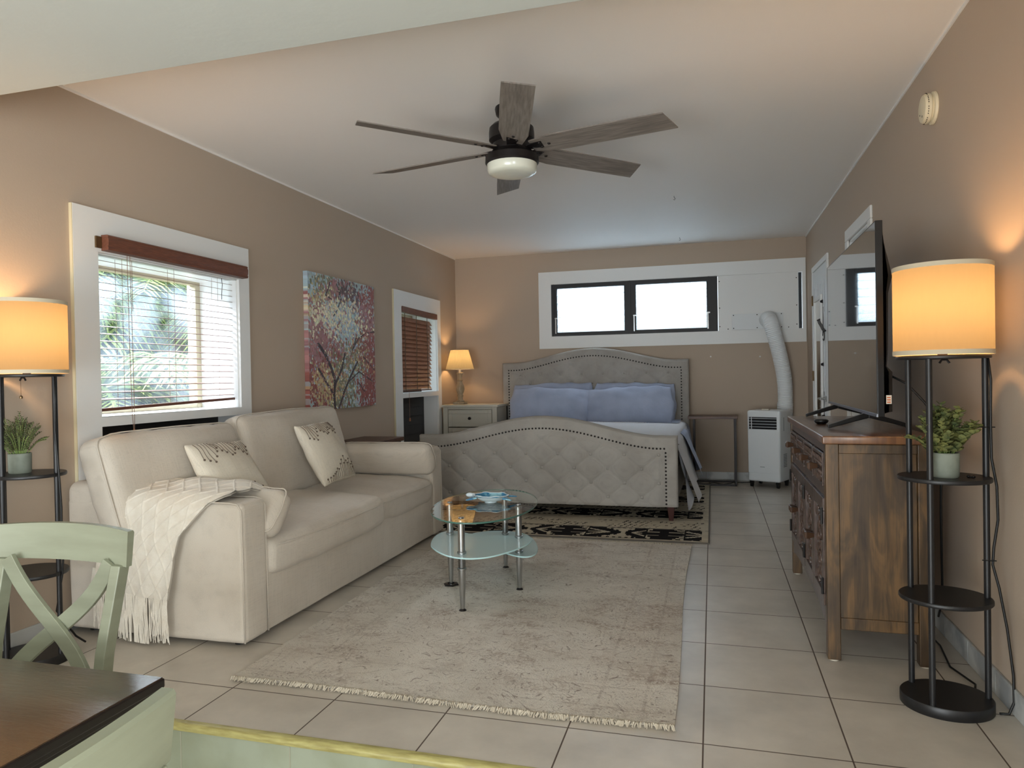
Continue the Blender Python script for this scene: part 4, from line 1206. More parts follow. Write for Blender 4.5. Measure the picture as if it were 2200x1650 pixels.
for k in range(150):
    u = (k + rn.random()) / 150
    p = Vector(blanket(u, 0.998, -0.003)); L_ = 0.17 + 0.05 * sin(u * 3.1) + rn.uniform(-0.03, 0.03)
    if 0.52 < u < 0.70: L_ += 0.05
    if p.z - L_ < 0.012: L_ = p.z - 0.012
    dx = rn.uniform(-0.015, 0.015)
    pts = [p, p + Vector((dx * 0.3 + 0.003 * sin(k), -0.004 * rn.random(), -L_ * 0.35)), p + Vector((dx * 0.7 + 0.004 * cos(k * 2), 0.004 - 0.008 * rn.random(), -L_ * 0.7)), p + Vector((dx, 0.002, -L_))]
    mb.tube(pts, [0.0022, 0.0026, 0.0026, 0.0018], 4)
for k in range(40):
    u = -0.12 + 0.10 * rn.random()
    p = Vector((-2.87 + 0.035 * rn.random(), 2.716, 0.34)); L_ = 0.12 + 0.05 * rn.random()
    mb.tube([p, p + Vector((rn.uniform(-.01, .01), -0.003, -L_ * 0.5)), p + Vector((rn.uniform(-.015, .015), 0.0, -L_))], [0.002, 0.0025, 0.0018], 4)
mb.build('fringe', M['throw'], th)

# ------------------------------------------------------------------ glass coffee table
ct = thing('coffee_table', 'oval glass coffee table with chrome legs and frosted kidney shelves on the faded rug', 'table', (-1.26, 3.87, 0.011))
a0 = atan2(-0.11742746, 0.99308146)
ca, sa = cos(-a0 * -1), sin(-a0 * -1)
def ell(k, n, rx, ry):
    w = 2 * pi * k / n
    x, y = rx * cos(w), ry * sin(w)
    # major axis along (0.117,-0.993)
    return (-1.261 + x * 0.99308 + y * 0.11743 * -1 * -1 * -1, 3.871 + x * 0.11743 + y * 0.99308)
def slab(name, poly, z0, z1, mt, medge, edge=True):
    mb = MB(); mb.m = 0
    n = len(poly)
    mb.add([(p[0], p[1], z1) for p in poly], [tuple(range(n))]); mb.add([(p[0], p[1], z0) for p in poly], [tuple(range(n - 1, -1, -1))])
    mb.m = 1
    cx = sum(p[0] for p in poly) / n; cy = sum(p[1] for p in poly) / n
    rim = []
    for fz, fo in ((0, 0), (0.25, 0.0025), (0.75, 0.0025), (1, 0)):
        rim.append([(cx + (p[0] - cx) * (1 + fo * 2), cy + (p[1] - cy) * (1 + fo * 2), z0 + (z1 - z0) * fz) for p in poly])
    vs = [q for r_ in rim for q in r_]
    fs = []
    for j in range(3):
        for k in range(n): fs.append((j * n + k, j * n + (k + 1) % n, (j + 1) * n + (k + 1) % n, (j + 1) * n + k))
    mb.add(vs, fs)
    return mb.build(name, [mt, medge], ct, smooth=True, autos=35)
top = [ell(k, 96, 0.292, 0.527) for k in range(96)]
slab('glass_top', top, 0.483, 0.492, M['tableglass'], M['glassedge'])
def smooth_closed(pts, n):
    out = []; m = len(pts)
    for i in range(m):
        P = [Vector(pts[(i + j) % m]) for j in (-1, 0, 1, 2)]
        for k in range(n):
            f = k / n
            out.append(tuple(0.5 * ((2 * P[1]) + (P[2] - P[0]) * f + (2 * P[0] - 5 * P[1] + 4 * P[2] - P[3]) * f * f + (3 * P[1] - P[0] - 3 * P[2] + P[3]) * f ** 3)))
    return out
fro = bpy.data.materials.new('frosted shelf glass'); fro.use_nodes = True
_n = fro.node_tree.nodes; _l = fro.node_tree.links; _o = _n['Material Output']; _n.remove(_n['Principled BSDF'])
_t = _n.new('ShaderNodeBsdfTranslucent'); _t.inputs[0].default_value = (0.80, 0.93, 0.95, 1)
_d = _n.new('ShaderNodeBsdfDiffuse'); _d.inputs[0].default_value = (0.78, 0.90, 0.92, 1)
_p = _n.new('ShaderNodeBsdfTransparent'); _p.inputs[0].default_value = (0.8, 0.92, 0.93, 1)
_g = _n.new('ShaderNodeBsdfGlossy'); _g.inputs['Roughness'].default_value = 0.08
def _mix(a, b, f):
    m_ = _n.new('ShaderNodeMixShader'); m_.inputs[0].default_value = f; _l.new(a.outputs[0], m_.inputs[1]); _l.new(b.outputs[0], m_.inputs[2]); return m_
_l.new(_mix(_mix(_mix(_t, _d, 0.65), _p, 0.38), _g, 0.12).outputs[0], _o.inputs['Surface'])
rimm = mat('pale glass rim', S(190, 226, 228), 0.15, emis=None)
s1 = [(-1.502, 3.624), (-1.552, 3.79), (-1.555, 3.92), (-1.515, 3.975), (-1.447, 3.956), (-1.362, 3.912), (-1.28, 3.885), (-1.213, 3.888), (-1.155, 3.905), (-1.092, 3.912), (-1.025, 3.898), (-0.985, 3.855), (-0.985, 3.735), (-1.015, 3.614), (-1.054, 3.524), (-1.1, 3.447), (-1.16, 3.398), (-1.23, 3.384), (-1.31, 3.407), (-1.39, 3.47), (-1.455, 3.545)]
slab('shelf', smooth_closed(s1, 4), 0.296, 0.304, fro, rimm)
s2 = [(-1.502, 4.264), (-1.467, 4.334), (-1.398, 4.39), (-1.302, 4.408), (-1.206, 4.376), (-1.125, 4.308), (-1.047, 4.162), (-0.994, 4.009), (-0.973, 3.89), (-0.990, 3.815), (-1.035, 3.797), (-1.085, 3.818), (-1.15, 3.864), (-1.22, 3.92), (-1.32, 3.955), (-1.43, 3.99), (-1.50, 4.06), (-1.525, 4.16)]
slab('shelf', smooth_closed(s2, 4), 0.211, 0.219, fro, rimm)
for (x, y, lean) in ((-1.262, 3.455, (0, -0.0)), (-1.068, 3.87, (0.0, 0)), (-1.275, 4.30, (0, 0.0)), (-1.482, 3.87, (-0.0, 0))):
    mb = MB()
    mb.cyl((x, y, 0.22), (x, y, 0.481), 0.0185, n=20)
    for zz in (0.308, 0.222): mb.lathe([(0.019, 0.0), (0.0235, 0.001), (0.0235, 0.010), (0.019, 0.013)], (x, y, zz - 0.001 if zz > 0.3 else zz), 20)
    mb.lathe([(0.019, 0.478), (0.022, 0.479), (0.022, 0.4825)], (x, y, 0), 20)
    mb.lathe([(0.0185, 0.295), (0.0185, 0.21), (0.0175, 0.16), (0.013, 0.05), (0.0115, 0.022)], (x, y, 0), 20)
    o = mb.build('leg', M['chrome'], ct, smooth=True, autos=40)
    MB().lathe([(0.0, 0.0165), (0.006, 0.018), (0.011, 0.024), (0.013, 0.030)] if False else [(0.010, 0.024), (0.012, 0.020), (0.019, 0.014), (0.020, 0.0118), (0.0, 0.0118)], (x, y, 0), 16).build('foot', M['darkmetal'], o, smooth=True)
    MB().lathe([(0.0, 0.4965), (0.014, 0.4965), (0.015, 0.4925), (0.0, 0.4923)], (x, y, 0), 16).build('glass_fixing', M['chrome'], o, smooth=True)
ctr = thing('floor_protector', 'dark hexagonal pad under the left leg of the glass table', 'pad', (-1.482, 3.87, 0.011))
# (pad lies around the foot)
mb = MB(); mb.lathe([(0.022, 0.0125), (0.046, 0.0125), (0.046, 0.017), (0.036, 0.021), (0.022, 0.021)], (-1.482, 3.87, 0), 6, closed=True)
mb.build('pad', M['darkmetal'], ctr)

# turtle dish
td = thing('turtle_dish', 'blue and white glazed turtle shaped dish on the glass coffee table', 'dish', (-1.25, 3.93, 0.492))
def turt(u, v, inner):
    a = 2 * pi * u; r = v
    lob = 1 + 0.04 * cos(6 * a)
    rx, ry = 0.105, 0.078
    z = 0.034 * r ** 2.6 - (0 if inner else 0.005)
    z += 0.004 * max(0, cos(6 * a)) * r if inner else 0
    return (-1.25 + rx * r * cos(a) * lob, 3.93 + ry * r * sin(a) * lob, 0.499 + z)
mb = MB(); mb.grid(lambda u, v: turt(u, v, True), 48, 10, True); mb.build('shell_bowl', M['turtle'], td, smooth=True)
mb = MB(); mb.grid(lambda u, v: turt(u, v, False), 48, 10, True)
mb.tube([turt(k / 48, 1.0, True) for k in range(49)], 0.0028, 6, cap=False)
mb.build('rim', M['turtlew'], td, smooth=True)
mb = MB()
mb.ball((-1.375, 3.925, 0.531), 0.026, 0.017, 0.013)
mb.tube([(-1.345, 3.93, 0.528), (-1.365, 3.926, 0.531)], 0.012, 10)
mb.build('head', M['turtlew'], td, smooth=True)
for (x, y, dx, dy) in ((-1.33, 3.875, -0.035, -0.045), (-1.325, 3.99, -0.03, 0.045), (-1.155, 3.89, 0.045, -0.02), (-1.16, 3.98, 0.045, 0.03)):
    mb = MB(); mb.hexa([(x - dy * .4, y + dx * .4, 0.519), (x + dy * .4, y - dx * .4, 0.519), (x + dx + dy * .12, y + dy - dx * .12, 0.513), (x + dx - dy * .12, y + dy + dx * .12, 0.513)],
                       [(x - dy * .4, y + dx * .4, 0.529), (x + dy * .4, y - dx * .4, 0.529), (x + dx + dy * .12, y + dy - dx * .12, 0.518), (x + dx - dy * .12, y + dy + dx * .12, 0.518)])
    mb.build('flipper', M['turtle'], td, bevel=0.002)
mb = MB(); mb.lathe([(0.03, 0.492), (0.036, 0.4925), (0.034, 0.499), (0.028, 0.4995)], (-1.25, 3.93, 0), 24); mb.build('base_ring', M['turtlew'], td, smooth=True)

# ------------------------------------------------------------------ bed
bed = thing('bed', 'king bed with grey tufted camelback headboard and footboard and dark nailhead trim', 'bed', (-1.38, 7.05, 0.0))
def camel(t, z0, rise):
    t = abs(t)
    if t > 0.86: return z0
    return z0 + rise * (0.5 + 0.5 * cos(pi * t / 0.86)) ** 0.85
FC, FH = -1.418, 1.137          # footboard centre and half width
FY0, FY1 = 5.925, 6.005
def ftop(x): return camel((x - FC) / FH, 0.700, 0.165)
def tuft(x, z, cx, z_ref, dx, dz, amp, dim):
    u = (x - cx) / dx; v = (z - z_ref) / dz
    a = u + v; b = u - v
    g = (abs(sin(pi * a / 2) * sin(pi * b / 2)))
    h = amp * g ** 0.32
    # nearest button (lattice: a, b both even)
    ai = round(a / 2) * 2; bi = round(b / 2) * 2
    d2 = ((a - ai) ** 2 + (b - bi) ** 2)
    return h - dim * exp(-d2 / 0.10)
def panel_surface(mb, cx, hw, yf, zb, topf, inset, dx, dz, zr, amp, nx_, nz_, dim=0.010):
    def fn(u, v):
        x = cx - hw + 2 * hw * u
        zt = topf(x); z = zb + (zt - zb) * v
        dl = min(x - (cx - hw), (cx + hw) - x, zt - z)
        y = yf
        if dl < 0.02: y += 0.020 * (1 - sqrt(max(0, 1 - (1 - dl / 0.02) ** 2)))
        else:
            di = dl - inset
            if di > 0:
                k = min(1, di / 0.05)
                y -= k * tuft(x, z, cx, zr, dx, dz, amp, dim) + 0.006 * k
            elif di > -0.012:
                y += 0.004 * (1 - abs(di + 0.006) / 0.006) if abs(di + 0.006) < 0.006 else 0
        if z - zb < 0.02: y += 0.010 * (1 - (z - zb) / 0.02)
        y -= 0.0012 * N3((x, z, 0), 16)
        return (x, y, z)
    mb.grid(fn, nx_, nz_)
mb = MB()
DX, DZ, ZR = 0.141, 0.118, 0.435
panel_surface(mb, FC, FH, FY0, 0.125, ftop, 0.105, DX, DZ, ZR, 0.017, 300, 96)
def fshell(u, v):  # top edge, sides, back
    x = FC - FH + 2 * FH * u; zt = ftop(x)
    a = pi * v
    return (x, (FY0 + FY1) / 2 + 0.020 * 1.0 - ((FY1 - FY0) / 2 - 0.0) * cos(a) * 1.0 if 0 < v < 1 else (FY0 + 0.020 if v == 0 else FY1 + 0.0), zt + 0.010 * sin(a) - 0.0)
mb.grid(fshell, 120, 6)
mb.grid(lambda u, v: (FC - FH + 2 * FH * u, FY1, 0.125 + (ftop(FC - FH + 2 * FH * u) - 0.125) * v), 120, 4)
for sx in (-1, 1):
    x = FC + sx * FH
    mb.grid(lambda u, v: (x, FY0 + 0.018 + (FY1 - FY0 - 0.018) * u, 0.125 + (ftop(x) + 0.004 - 0.125) * v), 2, 6)
mb.add([(FC - FH, FY0 + 0.01, 0.125), (FC + FH, FY0 + 0.01, 0.125), (FC + FH, FY1, 0.125), (FC - FH, FY1, 0.125)], [(0, 1, 2, 3)])
fb = mb.build('footboard', M['bedfab'], bed, smooth=True, autos=60)
def nail_proto(parent, col, r=0.0085):
    mb = MB(); mb.lathe([(r, 0.0), (r * 0.92, r * 0.35), (r * 0.6, r * 0.62), (0.0, r * 0.75)], (0, 0, 0), 10)
    o = mb.build('nail_head', col, parent, smooth=True, local=True)
    return o
def place_nails(parent, pts, r):
    first = nail_proto(parent, M['darkmetal'], r); W = WORLD_OF[parent.name].inverted()
    for i, p in enumerate(pts):
        o = first if i == 0 else first.copy()
        if i: COL.objects.link(o)
        o.parent = parent
        o.location = W @ Vector(p); o.rotation_euler = (radians(90), 0, 0)
def arc_pts(x0, x1, f, step):
    pts = [(x0, f(x0))]; x = x0; acc = 0
    last = Vector((x0, f(x0)))
    while x < x1:
        x += 0.0015; p = Vector((x, f(x)))
        acc += (p - last).length; last = p
        if acc >= step: pts.append((x, f(x))); acc = 0
    return pts
ins = 0.095
pts = [(x, FY0 + 0.0015, z) for x, z in arc_pts(FC - FH + ins, FC + FH - ins, lambda x: ftop(x) - ins, 0.030)]
z = 0.60 - 0.03
while z > 0.13:
    pts.append((FC + FH - ins, FY0 + 0.0015, z)); z -= 0.030
place_nails(fb, pts, 0.0085)
def buttons(parent, cx, hw, yf, zb, topf, inset, dx, dz, zr, rows, r=0.013):
    mb = MB(); mb.lathe([(r, 0.0), (r * 0.95, r * 0.35), (r * 0.55, r * 0.62), (0.0, r * 0.7)], (0, 0, 0), 12)
    first = mb.build('tufting_button', M['bedfab'], parent, smooth=True, local=True); W = WORLD_OF[parent.name].inverted(); k = 0
    for j in rows:
        for i in range(-9, 10):
            if (i + j) % 2: continue
            x = cx + i * dx; z = zr + j * dz
            if x < cx - hw + inset + 0.03 or x > cx + hw - inset - 0.03 or z > topf(x) - inset - 0.02 or z < zb + 0.03: continue
            o = first if k == 0 else first.copy()
            if k: COL.objects.link(o)
            o.parent = parent; o.location = W @ Vector((x, yf - 0.002, z)); o.rotation_euler = (radians(90), 0, 0); k += 1
buttons(fb, FC, FH, FY0, 0.125, ftop, 0.105, DX, DZ, ZR, (-2, -1, 0, 1))
# vertical pleats above the top row
HC, HH = -1.345, 1.092
HY0, HY1 = 8.21, 8.30
def htop(x): return camel((x - HC) / HH, 1.372, 0.155)
mb = MB()
panel_surface(mb, HC, HH, HY0, 0.30, htop, 0.095, 0.124, 0.105, 1.13, 0.010, 260, 90)
mb.grid(lambda u, v: (HC - HH + 2 * HH * u, HY0 + 0.02 + (HY1 - HY0 - 0.02) * v, htop(HC - HH + 2 * HH * u) + 0.010 * sin(pi * v)), 100, 5)
for sx in (-1, 1):
    x = HC + sx * HH
    mb.grid(lambda u, v: (x, HY0 + 0.018 + (HY1 - HY0 - 0.018) * u, 0.03 + (htop(x) + 0.003 - 0.03) * v), 2, 6)
mb.grid(lambda u, v: (HC - HH + 2 * HH * u, HY1, 0.03 + (htop(HC - HH + 2 * HH * u) - 0.03) * v), 60, 2)
mb.box(HC - HH + 0.002, HC + HH - 0.002, HY0 + 0.012, HY1 - 0.002, 0.03, 0.31)
hb = mb.build('headboard', M['bedfab'], bed, smooth=True, autos=60)
ins = 0.082
pts = [(x, HY0 + 0.001, z) for x, z in arc_pts(HC - HH + ins, HC + HH - ins, lambda x: htop(x) - ins, 0.0325)]
nn = len(pts)
for k in range(1, 24): pts.append((HC - HH + ins, HY0 + 0.001, 1.29 - k * 0.0325))
place_nails(hb, pts[:99], 0.0085)
mb = MB()
for k in range(1, 24):
    p = (HC + HH - ins, HY0 + 0.001, 1.29 - k * 0.0325); mb.ball(p, 0.008, 0.006, 0.008, 8, 5)
tag(mb.build('nail_row', M['darkmetal'], hb, smooth=True), kind='stuff')
buttons(hb, HC, HH, HY0, 0.30, htop, 0.095, 0.124, 0.105, 1.13, (-2, -1, 0, 1), 0.012)
for sx in (-1, 1):
    mb = MB()
    xf = FC + sx * (FH - 0.045); xh = HC + sx * (HH - 0.03)
    mb.hexa([(xf - 0.03, FY1, 0.16), (xf + 0.03, FY1, 0.16), (xh + 0.03, HY0 + 0.02, 0.16), (xh - 0.03, HY0 + 0.02, 0.16)],
            [(xf - 0.03, FY1, 0.42), (xf + 0.03, FY1, 0.42), (xh + 0.03, HY0 + 0.02, 0.42), (xh - 0.03, HY0 + 0.02, 0.42)])
    mb.build('side_rail', M['bedfab'], bed, bevel=0.008)
for x, y in ((FC - FH + 0.06, 5.965), (FC + FH - 0.06, 5.965)):
    mb = MB(); zz0 = 0.009
    mb.hexa([(x - 0.017, y - 0.017, zz0), (x + 0.017, y - 0.017, zz0), (x + 0.017, y + 0.017, zz0), (x - 0.017, y + 0.017, zz0)],
            [(x - 0.030, y - 0.030, 0.126), (x + 0.030, y - 0.030, 0.126), (x + 0.030, y + 0.03, 0.126), (x - 0.03, y + 0.03, 0.126)])
    mb.build('leg', M['legwood'], bed, bevel=0.003)
for x in (HC - HH + 0.05, HC + HH - 0.05):
    MB().box(x - 0.03, x + 0.03, HY0 + 0.02, HY1 - 0.01, 0.0, 0.035).build('leg', M['legwood'], bed)

mt = thing('mattress', 'thick mattress under the white coverlet inside the tufted bed', 'mattress', (-1.38, 7.1, 0.42))
mb = MB(); rcube(mb, 0.985, 1.09, 0.135, 0.05, 10, None, (-1.375, 7.11, 0.52)); mb.build('ticking', M['quilt'], mt, smooth=True)

def drape_profile(cx, hw, zt, out, zb):
    return None
# coverlet: quilted, over the mattress top, hanging on the right with a loose corner
cv = thing('coverlet', 'white quilted coverlet spread over the bed and hanging off its right side', 'coverlet', (-1.38, 7.0, 0.68))
def cover(u, v, zt=0.685, off=0.0, fall=0.50, ylo=6.02, yhi=8.12):
    # u: left hang -> top -> right hang ; v: foot -> head
    y = ylo + (yhi - ylo) * v
    xl, xr = -2.39, -0.362 + 0.035 * v
    top = (xr - xl); F = fall
    s = u * (top + 2 * F) - F
    wav = 0.012 * sin(y * 9) + 0.02 * N3((0, y, 0), 3)
    if s < 0:
        q = -s; return (xl - 0.02 - off - 0.02 * min(1, q * 4), y, zt - 0.02 - q)
    if s > top:
        q = (s - top) * (1.0 + 0.16 * (1 - v) ** 2)
        bend = 0.05
        flare = (0.05 + 0.14 * (1 - v)) * (q / F) ** 1.0
        if q < bend: return (xr + bend * sin(q / bend * pi / 2) + off, y, zt - bend * (1 - cos(q / bend * pi / 2)))
        bot = (q - bend)
        return (xr + bend + off + flare + wav * (q / F) * 0.8 + 0.012 * sin(y * 9 + 1) * (q / F), y, zt - bend - bot * (0.93))
    x = xl + s
    z = zt + 0.020 * sin(pi * min(1, max(0, s / top))) ** 0.5 + 0.004 * N3((x, y, 0), 4)
    # quilting channels
    z += 0.0028 * (abs(sin(pi * x / 0.032)) ** 0.6) + 0.0022 * abs(sin(pi * y / 0.05)) ** 0.5
    return (x, y, z)
mb = MB()
mb.grid(lambda u, v: cover(u, v), 320, 150)
cvm = mb.build('quilt', M['quilt'], cv, smooth=True)
# loose corner that slips past the footboard on the right
mb = MB()
def corner(u, v):
    y = 6.22 - 0.17 * u; q = v
    x = -0.300 + 0.13 * v * (1 - 0.35 * u) + 0.02 * u + 0.010 * sin(v * 6 + u * 5)
    z = 0.62 - (0.62 - 0.15 + 0.06 * u) * v
    return (x, y + 0.10 * v * (1 - u), z + 0.02 * sin(u * 6) * v)
mb.grid(corner, 20, 40)
mb.grid(lambda u, v: (corner(u, v)[0] + 0.006, corner(u, v)[1] + 0.004, corner(u, v)[2]), 20, 40)
mb.build('loose_corner', M['quilt'], cvm, smooth=True)
sh = thing('bed_sheet', 'blue grey sheet showing below the coverlet at the right of the bed', 'sheet', (-0.3, 7.2, 0.6))
mb = MB()
def sheet(u, v):
    y = 6.95 + 1.24 * v
    x0 = -0.345 + 0.035 * (y - 6.02) / 2.1
    k = u
    x = x0 + 0.028 + (0.05 + 0.12 * (1 - v) + 0.010 * sin(y * 12)) * k + 0.05 * sin(min(1, k * 6) * pi / 2) - 0.03
    z = 0.672 - 0.06 * 0 - (0.44 + 0.05 * sin(y * 5)) * k
    if v > 0.87: z += 0.006
    return (x + 0.03 * k * (0.6 + 0.4 * sin(y * 7)) + 0.024 * (v > 2), y, z)
mb.grid(sheet, 16, 60)
mb.grid(lambda u, v: (-2.37 + 2.03 * u, 7.62 + 0.55 * v, 0.702 + 0.004 * N3((u, v, 0), 9)), 20, 8)
mb.build('cotton', M['blue'], sh, smooth=True)

def bed_pillow(label, c, size, rot, seed):
    t = thing('bed_pillow', label, 'pillow', (c[0], c[1], c[2] - size[1] / 2 * 0.9), group='blue grey pillows on the bed')
    Mx = Matrix.Translation(c) @ Euler(rot).to_matrix().to_4x4()
    fn = pillow_fn(size[0] * 1.05, size[1] * 1.08, size[2] * 1.15, seed, 0.02, 0.014, 0.26)
    o = pillow_mesh('pillowcase', t, fn, Mx, M['blue'], 44, 32)
    return t
bed_pillow('blue grey pillow standing at the back left, behind the front left pillow', (-1.80, 8.09, 0.895), (0.94, 0.46, 0.20), (radians(-14), radians(-1), 0), 3)
bed_pillow('blue grey pillow standing at the back right, behind the front right pillow', (-0.86, 8.09, 0.885), (0.90, 0.46, 0.20), (radians(-14), radians(1.5), 0), 9)
bed_pillow('blue grey pillow in front on the left half of the bed', (-1.775, 7.86, 0.865), (0.90, 0.42, 0.24), (radians(-26), radians(2), radians(1)), 14)
bed_pillow('blue grey pillow in front on the right half of the bed', (-0.885, 7.86, 0.865), (0.93, 0.43, 0.24), (radians(-26), radians(-2.5), radians(-1)), 21)

# ------------------------------------------------------------------ nightstand and lamp
ns_ = thing('nightstand', 'putty painted nightstand with recessed drawer fronts in the corner beside the bed', 'nightstand', (-2.71, 7.98, 0.0))
NX0, NX1, NY0, NY1, NZ = -3.035, -2.375, 7.76, 8.20, 0.90
MB().box(NX0 - 0.015, NX1 + 0.015, NY0 - 0.02, NY1, NZ - 0.028, NZ).build('top', M['night'], ns_, bevel=0.004)
mb = MB()
mb.box(NX0, NX0 + 0.02, NY0 + 0.01, NY1, 0.06, NZ - 0.028); mb.box(NX1 - 0.02, NX1, NY0 + 0.01, NY1, 0.06, NZ - 0.028); mb.box(NX0, NX1, NY1 - 0.015, NY1, 0.06, NZ - 0.028)
mb.box(NX0, NX1, NY0 + 0.01, NY0 + 0.03, NZ - 0.055, NZ - 0.028); mb.box(NX0, NX0 + 0.06, NY0, NY0 + 0.03, 0.0, NZ - 0.028); mb.box(NX1 - 0.06, NX1, NY0, NY0 + 0.03, 0.0, NZ - 0.028)
mb.box(NX0, NX1, NY0 + 0.01, NY0 + 0.03, 0.06, 0.12)
mb.box(NX1 - 0.05, NX1 + 0.0, NY1 - 0.05, NY1, 0, 0.9 - 0.028); mb.box(NX0, NX0 + 0.05, NY1 - 0.05, NY1, 0, 0.9 - 0.028)
mb.build('carcass', M['night'], ns_, bevel=0.003, seg=1)
for (za, zb_) in ((0.645, 0.842), (0.39, 0.635), (0.13, 0.38)):
    mb = MB(); xa, xb = NX0 + 0.065, NX1 - 0.065
    mb.box(xa, xb, NY0 + 0.012, NY0 + 0.03, za, zb_)
    frame_boxes(mb, 'y', NY0 + 0.002, NY0 + 0.012, xa, xb, za, zb_, 0.045)
    d = mb.build('drawer', M['night'], ns_, bevel=0.002, seg=1)
    zc = (za + zb_) / 2
    MB().cyl(((xa + xb) / 2, NY0 + 0.012, zc), ((xa + xb) / 2, NY0 - 0.008, zc), 0.007, n=12).cyl(((xa + xb) / 2, NY0 - 0.008, zc), ((xa + xb) / 2, NY0 - 0.022, zc), 0.018, 0.016, 18).build('knob', M['darkmetal'], d, smooth=True, autos=40)

tl = thing('table_lamp', 'small lit table lamp with turned wood base and pleated shade on the corner nightstand', 'lamp', (-2.90, 7.98, NZ))
LC = (-2.895, 7.98, NZ)
MB().box(LC[0] - 0.07, LC[0] + 0.07, LC[1] - 0.07, LC[1] + 0.07, NZ, NZ + 0.028).build('base', M['lampwood'], tl, bevel=0.005)
MB().lathe([(0.046, 0.028), (0.05, 0.04), (0.035, 0.05), (0.03, 0.06), (0.032, 0.09), (0.040, 0.10), (0.036, 0.105), (0.030, 0.12), (0.045, 0.15), (0.052, 0.18), (0.048, 0.21), (0.034, 0.245),
            (0.024, 0.27), (0.027, 0.275), (0.036, 0.285), (0.033, 0.29), (0.024, 0.30), (0.022, 0.32), (0.026, 0.345), (0.040, 0.365), (0.042, 0.372), (0.025, 0.376), (0.0, 0.376)], LC, 28).build('turned_stem', M['lampwood'], tl, smooth=True, autos=50)
MB().cyl((LC[0], LC[1], NZ + 0.376), (LC[0], LC[1], NZ + 0.44), 0.014, n=12).build('socket', M['label'], tl)
def pleat(u, v):
    a = 2 * pi * u; r = 0.168 + (0.106 - 0.168) * v; r *= 1 + 0.008 * cos(a * 60)
    return (LC[0] + r * cos(a), LC[1] + r * sin(a), NZ + 0.415 + 0.232 * v)
sd = MB(); sd.grid(pleat, 240, 6, True); shd = sd.build('lamp_shade', M['shade2'], tl, smooth=True)
mb = MB()
for r, z in ((0.1685, NZ + 0.417), (0.1065, NZ + 0.645)):
    mb.tube([(LC[0] + r * cos(2 * pi * k / 48), LC[1] + r * sin(2 * pi * k / 48), z) for k in range(49)], 0.003, 6, cap=False)
mb.build('shade_trim', M['shadetrim'], shd)
MB().ball((LC[0], LC[1], NZ + 0.50), 0.026, 0.026, 0.036).build('bulb', M['bulb'], tl, smooth=True)
lamp('table_lamp_light', 'POINT', (LC[0], LC[1], NZ + 0.545), 2.2, (1.0, 0.60, 0.27), radius=0.03)

# ------------------------------------------------------------------ slim side table right of the bed
st = thing('side_table', 'slim side table with brown wood top and thin dark metal legs right of the bed', 'side table', (0.0, 8.07, 0.0))
MB().box(-0.262, 0.256, 7.93, 8.25, 0.722, 0.752).build('top', M['walnut'], st, bevel=0.003)
mb = MB()
for yy in (7.955, 8.225):
    for xx in (-0.20, 0.232): mb.box(xx - 0.010, xx + 0.010, yy - 0.010, yy + 0.010, 0.0, 0.722)
for xx in (-0.20, 0.232):
    mb.box(xx - 0.010, xx + 0.010, 7.955, 8.225, 0.0, 0.02)
mb.box(-0.20, 0.232, 8.215, 8.235, 0, 0.02); mb.box(-0.20, 0.232, 7.945, 7.965, 0, 0.02)
mb.build('frame', M['darkmetal'], st)
cb = thing('power_cord', 'black cord lying on the floor under the slim side table', 'cord', (0, 8.1, 0))
MB().tube([(-0.28, 8.15, 0.012), (-0.1, 8.05, 0.008), (0.0, 8.12, 0.008), (0.10, 8.03, 0.008), (0.18, 8.10, 0.008), (0.215, 8.06, 0.03), (0.30, 8.2, 0.006), (0.42, 8.25, 0.006)], 0.0045, 6).build('cable', M['cord'], cb, smooth=True)

# ------------------------------------------------------------------ portable air conditioner and hose
pa = thing('portable_air_conditioner', 'white portable air conditioner on casters standing by the back wall', 'air conditioner', (0.57, 7.98, 0.0))
mb = MB()
def acf(p, n):
    q = p.copy(); k = (p.z + 0.375) / 0.75
    q.x *= 0.965 + 0.035 * k; return q
rcube(mb, 0.175, 0.165, 0.375, 0.022, 10, acf, (0.565, 8.03, 0.44))
mb.build('housing', M['whiteplastic'], pa, smooth=True)
mb = MB().box(0.402, 0.728, 7.862, 7.868, 0.155, 0.595); mb.build('front_panel', M['whiteplastic'], pa, bevel=0.004)
g = MB().box(0.415, 0.708, 7.861, 7.8645, 0.618, 0.745).build('air_outlet', M['blackplastic'], pa, bevel=0.002)
mb = MB()
for k in range(4): mb.box(0.415, 0.708, 7.852, 7.862, 0.640 + 0.030 * k, 0.644 + 0.030 * k)
mb.box(0.440, 0.446, 7.853, 7.862, 0.62, 0.742)
mb.build('louvre', M['whiteplastic'], g)
mb = MB()
for k in range(9): mb.box(0.530 + k * 0.0055, 0.5335 + k * 0.0055, 7.8605, 7.8625, 0.218, 0.225)
mb.build('badge', M['greyprint'], pa)
mb = MB()
for k in range(12):
    mb.box(0.7385, 0.7415, 7.97, 7.985, 0.60 + 0.012 * k, 0.607 + 0.012 * k)
for k in range(9):
    mb.box(0.7365, 0.7405, 7.97, 8.06, 0.22 + 0.016 * k, 0.226 + 0.016 * k)
mb.build('warning_label', M['greyprint'], pa)
MB().box(0.52, 0.60, 7.93, 7.97, 0.815, 0.828).build('control_pad', M['label'], pa, bevel=0.004)
mb = MB()
for x, y in ((0.42, 7.91), (0.70, 7.91), (0.42, 8.15), (0.70, 8.15)):
    mb.cyl((x - 0.012, y, 0.025), (x + 0.012, y, 0.025), 0.025, n=16); mb.box(x - 0.018, x + 0.018, y - 0.018, y + 0.018, 0.035, 0.07)
mb.build('caster', M['blackplastic'], pa)
pa.location.x = 0.560; pa.rotation_euler.z = radians(-25)
